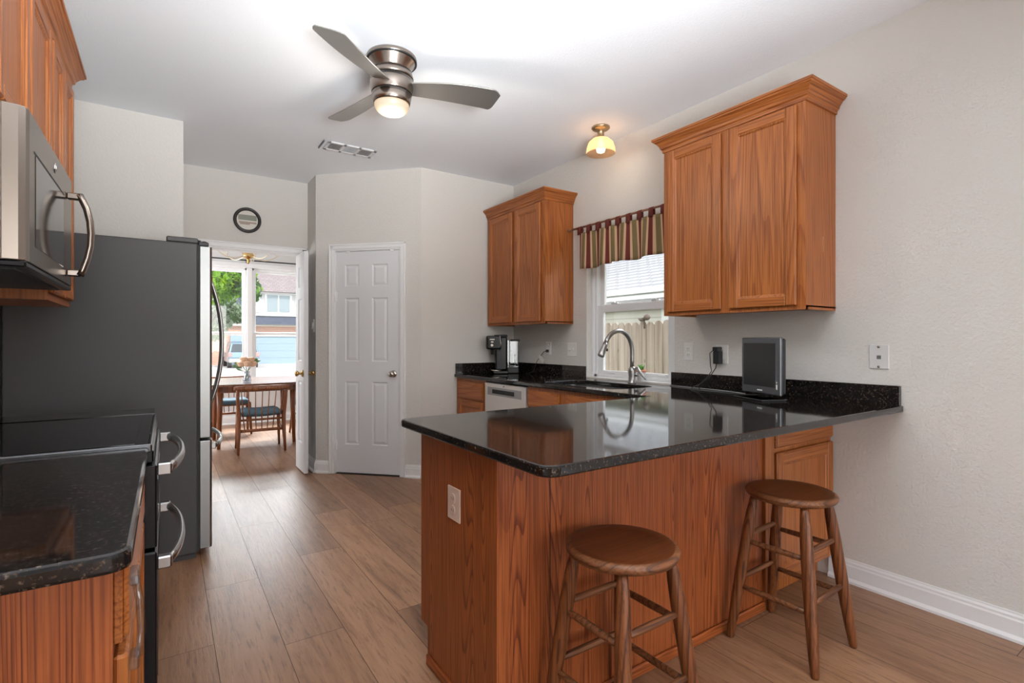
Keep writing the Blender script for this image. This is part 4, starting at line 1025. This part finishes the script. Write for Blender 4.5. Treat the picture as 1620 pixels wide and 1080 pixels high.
for (dx, dz) in ((-.11, .93), (-.085, .90), (.105, .98), (.09, 1.0), (-.10, .96)):
    b = B(vo); cx, cz = vo[0]+dx, dz
    b.mesh([(vo[0]+dx*.4, vo[1], dz-.03), (cx-.01, vo[1]-.02, cz-.012), (cx+dx*.35, vo[1]-.015, cz+.01), (cx-.01, vo[1]+.02, cz+.02)], [(0, 1, 2, 3)]); o = obj('leaf', b, LEAFM, vz); md = o.modifiers.new('thick', 'SOLIDIFY'); md.thickness = .001
# chandelier
cho = (.83, 7.0, CH); chn = thing('chandelier', 'brass chandelier with curled pale arms seen through the doorway top', 'chandelier', cho)
cx, cy = cho[:2]
b = B(cho); b.lathe([(.0, CH), (.06, CH), (.06, CH-.02), (.01, CH-.03), (.008, 2.34), (.03, 2.33), (.055, 2.285), (.065, 2.26), (.06, 2.235), (.02, 2.215), (.014, 2.195), (.02, 2.18), (.008, 2.16), (0, 2.155)], (cx, cy, 0), 24); obj('stem', b, BRASS, chn)
for k in range(6):
    a = R(60*k+10); b = B(cho); pts = []
    for i in range(17):
        t = i/16; r = .05+.33*t; z = 2.25-.05*math.sin(t*PI*1.0)+.07*t*t+.0
        pts.append((cx+r*math.cos(a), cy+r*math.sin(a), z))
    for i in range(1, 9):
        q = i/8*PI*1.3; r = .38-.035*(1-math.cos(q)) ; pts.append((cx+r*math.cos(a), cy+r*math.sin(a), 2.32+.035*math.sin(q)))
    b.tube(pts, .006, 8); obj('arm', b, mat('pale_brass', (.70, .60, .45), .3, .6) if k == 0 else bpy.data.materials['pale_brass'], chn)
cro = (1.0, 8.40, 2.395); cr = thing('curtain_rod', 'thin black curtain rod above the dining windows', 'curtain rod', cro)
b = B(cro); b.tube([(-.30, 8.40, 2.395), (2.35, 8.40, 2.395)], .010, 8); obj('pole', b, BLACKM, cr)
b = B(cro); b.tube([(.99, 8.40, 2.395), (.99, 8.498, 2.395)], .008, 8); b.box(.975, 1.005, 8.487, 8.4995, 2.34, 2.42, .003); obj('bracket', b, BLACKM, cr)

# ================================================================== OUTSIDE
GZ = -.55
CONC = texwall('concrete', (.50, .48, .45), 8, .1); GRASS = mat('lawn', (.10, .17, .04), .9)
b = B(); b.mesh([(-40, 8.7, -.2), (60, 8.7, -.2), (60, 24, -.45), (-40, 24, -.45), (-40, 80, GZ), (60, 80, GZ)], [(0, 1, 2, 3), (3, 2, 5, 4)]); b.box(-40, 60, 8.7, 80, -1.2, -1.1)
struct('ground_front', b, CONC)
b = B(); b.mesh([(3.0, -10, -.12), (30, -10, -.12), (30, 20, -.12), (3.0, 20, -.12)], [(0, 1, 2, 3)]); b.box(3.1, 30, -10, 8.6, -.4, -.3); struct('ground_side', b, GRASS)
SHING = mat('mauve_shingles', (.30, .25, .25), .9)
def shingle(m, c1, c2, sc=3):
    n = N(m, 'ShaderNodeTexBrick', Scale=sc); n.inputs['Color1'].default_value = (*c1, 1); n.inputs['Color2'].default_value = (*c2, 1); n.inputs['Mortar'].default_value = (*[x*.6 for x in c1], 1); n.inputs['Mortar Size'].default_value = .02
    return n
def bricky(name, c1, c2, mort, scale, src_axis, msz=.02, bw=.5, rh=.25, rough=.85):
    """brick pattern on a vertical plane; src_axis 'X' wall spans x,z ; 'Y' spans y,z ; 'R' horizontal courses on a roof by z"""
    m = mat(name, c1, rough); tc = N(m, 'ShaderNodeTexCoord'); sp = N(m, 'ShaderNodeSeparateXYZ'); cb = N(m, 'ShaderNodeCombineXYZ')
    Lk(m, tc.outputs['Object'], sp.inputs[0]); Lk(m, sp.outputs['X' if src_axis == 'X' else 'Y'], cb.inputs[0]); Lk(m, sp.outputs['Z'], cb.inputs[1])
    n = N(m, 'ShaderNodeTexBrick', Scale=scale); n.inputs['Color1'].default_value = (*c1, 1); n.inputs['Color2'].default_value = (*c2, 1); n.inputs['Mortar'].default_value = (*mort, 1)
    n.inputs['Mortar Size'].default_value = msz; n.inputs['Brick Width'].default_value = bw; n.inputs['Row Height'].default_value = rh
    Lk(m, cb.outputs[0], n.inputs['Vector']); Lk(m, n.outputs[0], P(m).inputs['Base Color']); return m
RBR = bricky('red_brick', (.46, .20, .13), (.55, .27, .18), (.62, .52, .45), 1.0, 'X', .012, .22, .075)
SHM = bricky('mauve_shingle', (.27, .22, .22), (.33, .28, .27), (.2, .17, .17), 1.0, 'X', .02, .3, .14)
SHB = bricky('slate_blue_shingle', (.07, .085, .12), (.10, .12, .16), (.05, .06, .09), 1.0, 'X', .02, .3, .14)
WSID = mat('white_siding', (.58, .58, .56), .7); CREAM = mat('cream_trim', (.72, .66, .55), .7)
GAR = mat('pale_blue_garage_door', (.30, .40, .47), .5)
HO = (7, 42, GZ); hs_ = thing('garage_house', 'brick and white house with pale garage door across the street', 'house', HO)
def hp(n, b, m, par=None): return obj(n, b, m, par or hs_)
b = B(HO); b.box(4.9, 13, 41.9, 50, GZ, 2.4); hp('brick_wall', b, RBR)
b = B(HO); b.box(5.15, 9.9, 41.78, 41.95, GZ, 1.545); gd = hp('garage_door', b, GAR)
b = B(HO)
for k in range(1, 4): b.box(5.15, 9.9, 41.77, 41.785, GZ+k*.52-.01, GZ+k*.52+.01)
hp('panel_groove', b, mat('groove_grey', (.30, .36, .40), .6), gd)
b = B(HO); b.box(4.95, 10.1, 41.7, 41.92, 1.545, 1.70); b.box(4.9, 13, 41.6, 41.9, 2.28, 2.42); hp('trim_board', b, CREAM)
b = B(HO); b.mesh([(4.8, 41.3, 2.42), (13, 41.3, 2.42), (13, 42.6, 3.12), (4.8, 42.6, 3.12), (4.8, 42.6, 2.42), (13, 42.6, 2.42)], [(0, 1, 2, 3), (0, 4, 5, 1), (0, 3, 4), (1, 5, 2)]); hp('lower_roof', b, SHB)
b = B(HO); b.box(5.0, 13, 42.5, 50, 2.42, 4.82); hp('upper_wall', b, WSID)
b = B(HO); b.box(4.9, 13, 42.3, 42.5, 4.76, 4.95); b.box(4.9, 13, 42.35, 42.5, 3.10, 3.24); hp('fascia', b, mat('white_fascia', (.75, .74, .72), .6))
b = B(HO); b.box(6.15, 8.05, 42.42, 42.5, 3.3, 4.80); wf = hp('window', b, mat('window_white', (.78, .78, .77), .5))
b = B(HO); b.box(6.3, 7.05, 42.38, 42.43, 3.42, 4.68).box(7.15, 7.9, 42.38, 42.43, 3.42, 4.68); hp('pane', b, mat('blinds_behind_glass', (.30, .36, .38), .15), wf)
for x0, x1 in ((5.45, 5.85), (8.3, 8.7)):
    b = B(HO); b.box(x0, x1, 42.42, 42.5, 3.35, 4.70); hp('shutter', b, mat('pale_shutter', (.60, .62, .60), .6))
b = B(HO); b.mesh([(4.95, 42.0, 4.9), (13.3, 42.0, 4.9), (13.3, 46.5, 9.2), (6.2, 46.5, 9.2), (4.95, 50, 4.9), (13.3, 50, 4.9)], [(0, 1, 2, 3), (0, 3, 4), (3, 2, 5, 4), (0, 4, 5, 1)]); hp('main_roof', b, SHM)
# left wing
LO = (2.5, 41, GZ); lw_ = thing('gabled_house', 'brick house with dark slate-blue gable left of the garage house', 'house', LO)
b = B(LO); b.box(-4, 4.75, 41.2, 49, GZ, 2.3); obj('brick_wall', b, RBR, lw_)
b = B(LO); b.box(-4, 4.78, 40.95, 41.2, 2.28, 2.46); obj('trim_board', b, CREAM, lw_)
b = B(LO); b.mesh([(3.15, 40.9, 2.45), (4.75, 40.9, 2.45), (4.75, 42.6, 4.7), (4.3, 42.6, 4.5), (3.6, 42.0, 3.6), (3.15, 46, 2.45), (4.75, 46, 2.45)], [(0, 1, 2, 3, 4), (0, 4, 3, 5), (1, 6, 2), (3, 2, 6, 5), (0, 5, 6, 1)]); obj('porch_roof', b, SHB, lw_)
b = B(LO); b.tube([(2.6, 43.6, 2.5), (4.65, 43.6, 4.99)], .13, 4); b.tube([(2.6, 43.3, 2.9), (4.7, 43.3, 5.45)], .08, 4); b.mesh([(2.6, 43.6, 2.46), (4.7, 43.6, 2.46), (4.7, 43.6, 5.45), (2.6, 43.6, 2.9), (2.6, 43.8, 2.46), (4.7, 43.8, 2.46), (4.7, 43.8, 5.45), (2.6, 43.8, 2.9)], [(0, 1, 2, 3), (4, 5, 6, 7), (0, 3, 7, 4), (1, 5, 6, 2), (3, 2, 6, 7)]); obj('gable_fascia', b, mat('grey_fascia', (.50, .51, .50), .7), lw_)
b = B(LO); b.box(3.75, 4.72, 41.05, 41.2, GZ, 1.6); obj('garage_door', b, GAR, lw_)
# suv, rear toward the camera
SO = (4.0, 37.6, GZ+.05); sv = thing('suv', 'silver-blue suv parked in front of the brick house, seen from behind', 'car', SO)
PAINT = mat('silver_blue_paint', (.22, .32, .38), .25, .5); TINT = mat('tinted_glass', (.03, .045, .055), .08, spec=.8)
x0, x1 = 3.16, 4.90; g = GZ+.0
sec = lambda ins, z, y: [(x0+ins, y, z), (x1-ins, y, z)]
b = B(SO)
side = [(35.9, g+.42), (35.88, g+.75), (35.95, g+1.0), (36.15, g+1.62), (36.35, g+1.74), (38.6, g+1.74), (39.5, g+1.08), (40.4, g+.98), (40.55, g+.45)]
ins = [0, 0, .02, .16, .22, .22, .05, .06, .05]
k = len(side); vs = [(x0+i_, y, z) for (y, z), i_ in zip(side, ins)]+[(x1-i_, y, z) for (y, z), i_ in zip(side, ins)]
b.mesh(vs, [(i, (i+1) % k, k+(i+1) % k, k+i) for i in range(k)]+[tuple(range(k)), tuple(range(2*k-1, k-1, -1))]); obj('body', b, PAINT, sv, bevel=.04)
b = B(SO); b.mesh([(x0+.14, 35.945, g+1.08), (x1-.14, 35.945, g+1.08), (x1-.26, 36.12, g+1.58), (x0+.26, 36.12, g+1.58)], [(0, 1, 2, 3)]); obj('rear_window', b, TINT, sv)
b = B(SO); b.mesh([(x0+.03, 36.3, g+1.08), (x0+.03, 39.2, g+1.10), (x0+.19, 38.5, g+1.62), (x0+.17, 36.5, g+1.62)], [(0, 1, 2, 3)]); obj('side_window', b, TINT, sv)
for x in (x0+.0, x1-.2):
    b = B(SO); b.box(x, x+.2, 35.85, 35.97, g+.78, g+1.05, .03); obj('tail_light', b, mat('tail_light_red', (.75, .30, .28), .3) if x < 3.5 else bpy.data.materials['tail_light_red'], sv)
b = B(SO); b.box(x0+.02, x1-.02, 35.75, 35.95, g+.42, g+.66, .05); obj('bumper', b, mat('bumper_grey', (.45, .44, .42), .5), sv)
b = B(SO); b.box(3.85, 4.2, 35.86, 35.885, g+.72, g+.86); obj('number_plate', b, PLAST, sv)
for x in (x0+.02, x1-.24):
    for y in (36.75, 39.6):
        b = B(SO); b.lathe([(.2, 0), (.35, .01), (.36, .05), (.36, .18), (.35, .215), (.2, .22)], (x, y, g+.35), 24, 0, 'X'); obj('wheel', b, RUBBER, sv)
# tree in the front yard
def foliage(name, label, c, rad, n, size, cols, trunk, seed, cat='tree'):
    rr = random.Random(seed); t = thing(name, label, cat, (c[0], c[1], trunk))
    b = B((c[0], c[1], trunk))
    cl_ = [(Vector((c[0]+rr.uniform(-1, 1)*rad[0]*.7, c[1]+rr.uniform(-1, 1)*rad[1]*.7, c[2]+rr.uniform(-1, 1)*rad[2]*.7)), rr.randrange(len(cols))) for _ in range(26)]
    for i in range(n):
        ctr, mi = rr.choice(cl_)
        d = Vector((rr.gauss(0, 1), rr.gauss(0, 1), rr.gauss(0, 1))).normalized()*rad[0]*.36*rr.random()**.4
        p = ctr+d; u = Vector((rr.gauss(0, 1), rr.gauss(0, 1), rr.gauss(0, 1))).normalized(); v = u.cross(Vector((rr.gauss(0, 1), rr.gauss(0, 1), rr.gauss(0, 1)))).normalized()
        s = size*rr.uniform(.6, 1.3)
        b.mesh([p-u*s, p+v*s*.45, p+u*s, p-v*s*.45], [(0, 1, 2, 3)], mi if rr.random() < .7 else rr.randrange(len(cols)))
    obj('foliage', b, cols, t)
    b = B((c[0], c[1], trunk)); bx_ = c[0]-.85*rad[0]; b.tube([(bx_, c[1], trunk), (bx_+.05, c[1], (trunk+c[2])/2), (c[0]-.3, c[1], c[2]+rad[2]*.4)], [.12, .09, .04], 10)
    for q in range(4):
        a = q*1.5; b.tube([(bx_+.1, c[1], c[2]-rad[2]*.7), (c[0]+math.cos(a)*rad[0]*.5, c[1]+math.sin(a)*rad[1]*.5, c[2]+rad[2]*.3)], [.05, .015], 6)
    obj('trunk', b, mat('bark_'+name, (.16, .11, .08), .9), t)
    return t
def leafm(n, c): 
    m = mat(n, c, .6); P(m).inputs['Subsurface Weight'].default_value = 0
    tr = N(m, 'ShaderNodeBsdfTranslucent'); tr.inputs[0].default_value = (*[min(1, x*1.5) for x in c], 1); ms = N(m, 'ShaderNodeMixShader'); ms.inputs[0].default_value = .5
    out = [q for q in m.node_tree.nodes if q.type == 'OUTPUT_MATERIAL'][0]; Lk(m, P(m).outputs[0], ms.inputs[1]); Lk(m, tr.outputs[0], ms.inputs[2]); Lk(m, ms.outputs[0], out.inputs[0]); return m
G1, G2, G3 = leafm('bright_leaf', (.28, .48, .05)), leafm('mid_leaf', (.14, .32, .035)), leafm('dark_leaf', (.05, .13, .025))
foliage('leafy_tree', 'bright green tree outside the left dining window', (1.35, 18.0, 3.35), (1.05, 1.2, .95), 6500, .10, [G1, G1, G2, G3], -.35, 5)
GB = leafm('silvery_leaf', (.28, .36, .22))
foliage('garden_shrub', 'silvery green bush below the bright tree, left dining window', (1.9, 25.1, 2.2), (.9, .9, 1.0), 3200, .12, [GB, leafm('grey_green_leaf', (.38, .45, .34)), G3], -.45, 9, 'shrub')

# kitchen side: fence and neighbour's house
FW = bricky('fence_wood', (.44, .36, .29), (.50, .42, .34), (.4, .33, .27), 1.0, 'Y', 0, 5, 5, .9)
def fencewood():
    m = mat('weathered_pine', (.42, .35, .28), .85); v = coords(m, (1, 1, .05)); n = N(m, 'ShaderNodeTexNoise', Scale=14.0, Detail=4.0); Lk(m, v, n.inputs['Vector'])
    r = ramp(m, [(.3, (.26, .20, .15)), (.5, (.43, .36, .29)), (.7, (.52, .45, .37))]); Lk(m, n.outputs[0], r.inputs[0])
    k = N(m, 'ShaderNodeTexVoronoi', Scale=1.0); Lk(m, coords(m, (1, 7, 2.2)), k.inputs['Vector']); r2 = ramp(m, [(.03, (.35, .25, .18)), (.09, (1, 1, 1))]); Lk(m, k.outputs['Distance'], r2.inputs[0])
    mx = N(m, 'ShaderNodeMix', data_type='RGBA', blend_type='MULTIPLY'); mx.inputs[0].default_value = 1; Lk(m, r.outputs[0], mx.inputs[6]); Lk(m, r2.outputs[0], mx.inputs[7]); Lk(m, mx.outputs[2], P(m).inputs['Base Color']); return m
FWD = fencewood(); fo = (5.9, 5.6, -.12); fe = thing('picket_fence', 'weathered dog-ear picket fence outside the kitchen window', 'fence', fo)
y = 3.6; k = 0; random.seed(11)
while y < 8.4:
    h = 1.505+random.uniform(-.012, .012); wdt = .139; xo = random.uniform(-.004, .004)
    b = B(fo); b.prism([(y, -.1), (y+wdt, -.1), (y+wdt, h-.045), (y+wdt-.022, h-.012), (y+wdt-.045, h), (y+.045, h), (y+.022, h-.012), (y, h-.045)], 5.9+xo, 5.918+xo, axis='X')
    obj('picket', b, FWD, fe); y += .146
b = B(fo)
for z in (.25, .75, 1.3): b.box(5.918, 5.955, 3.6, 8.4, z, z+.085)
obj('rail', b, FWD, fe)
oo = (5.86, 5.2, 1.49); orn = thing('fence_ornament', 'rusty bird-shaped ornament on top of the picket fence', 'ornament', oo)
RUST = mat('rusty_metal', (.13, .10, .08), .7)
b = B(oo); b.lathe([(0, -.05), (.03, -.04), (.048, 0), (.03, .04), (0, .05)], (5.88, 5.18, 1.565), 14, 0, 'X'); obj('head', b, RUST, orn)
b = B(oo); b.tube([(5.88, 5.23, 1.54), (5.88, 5.30, 1.53), (5.88, 5.35, 1.55)], [.03, .025, .006], 8); b.tube([(5.885, 5.24, 1.53), (5.885, 5.235, 1.40)], [.014, .01], 8); obj('body', b, RUST, orn)
NO = (8, 7, -.12); nh = thing('neighbour_house', 'neighbouring house with cream siding and pale shingle roof past the fence', 'house', NO)
SID = bricky('cream_siding', (.50, .47, .41), (.51, .48, .42), (.35, .33, .29), 1.0, 'Y', .012, 20, .15)
b = B(NO); b.box(8.0, 14, 2.0, 8.95, -.12, 2.35); b.box(8.0, 14, 2, 6.5, -.12, 2.35); obj('siding_wall', b, SID, nh)
b = B(NO); b.box(7.97, 8.02, 6.48, 6.66, -.12, 2.2); obj('corner_board', b, mat('corner_board_white', (.66, .65, .62), .6), nh)
b = B(NO); b.box(7.96, 8.01, 5.6, 6.42, .9, 1.9); obj('window', b, mat('dark_window', (.10, .11, .11), .2), nh)
b = B(NO); b.box(7.42, 8.0, 1.8, 14, 1.95, 2.0); b.box(8.0, 8.02, 1.8, 14, 1.95, 2.0); obj('soffit', b, mat('grey_soffit', (.30, .29, .28), .8), nh)
b = B(NO); b.box(7.40, 7.43, 1.8, 14, 2.0, 2.12).box(7.32, 7.41, 1.8, 14, 2.10, 2.20, .01); obj('gutter', b, mat('white_gutter', (.66, .66, .66), .5), nh)
PSH = bricky('pale_shingle', (.40, .40, .40), (.45, .45, .445), (.27, .27, .27), 1.0, 'Y', .018, .3, .085)
b = B(NO); b.mesh([(7.36, 1.6, 2.19), (7.36, 14, 2.19), (12.5, 14, 5.0), (12.5, 1.6, 5.0), (12.5, 14, 2.19), (12.5, 1.6, 2.19)], [(0, 1, 2, 3), (0, 3, 5), (1, 4, 2), (3, 2, 4, 5)]); obj('roof', b, PSH, nh)
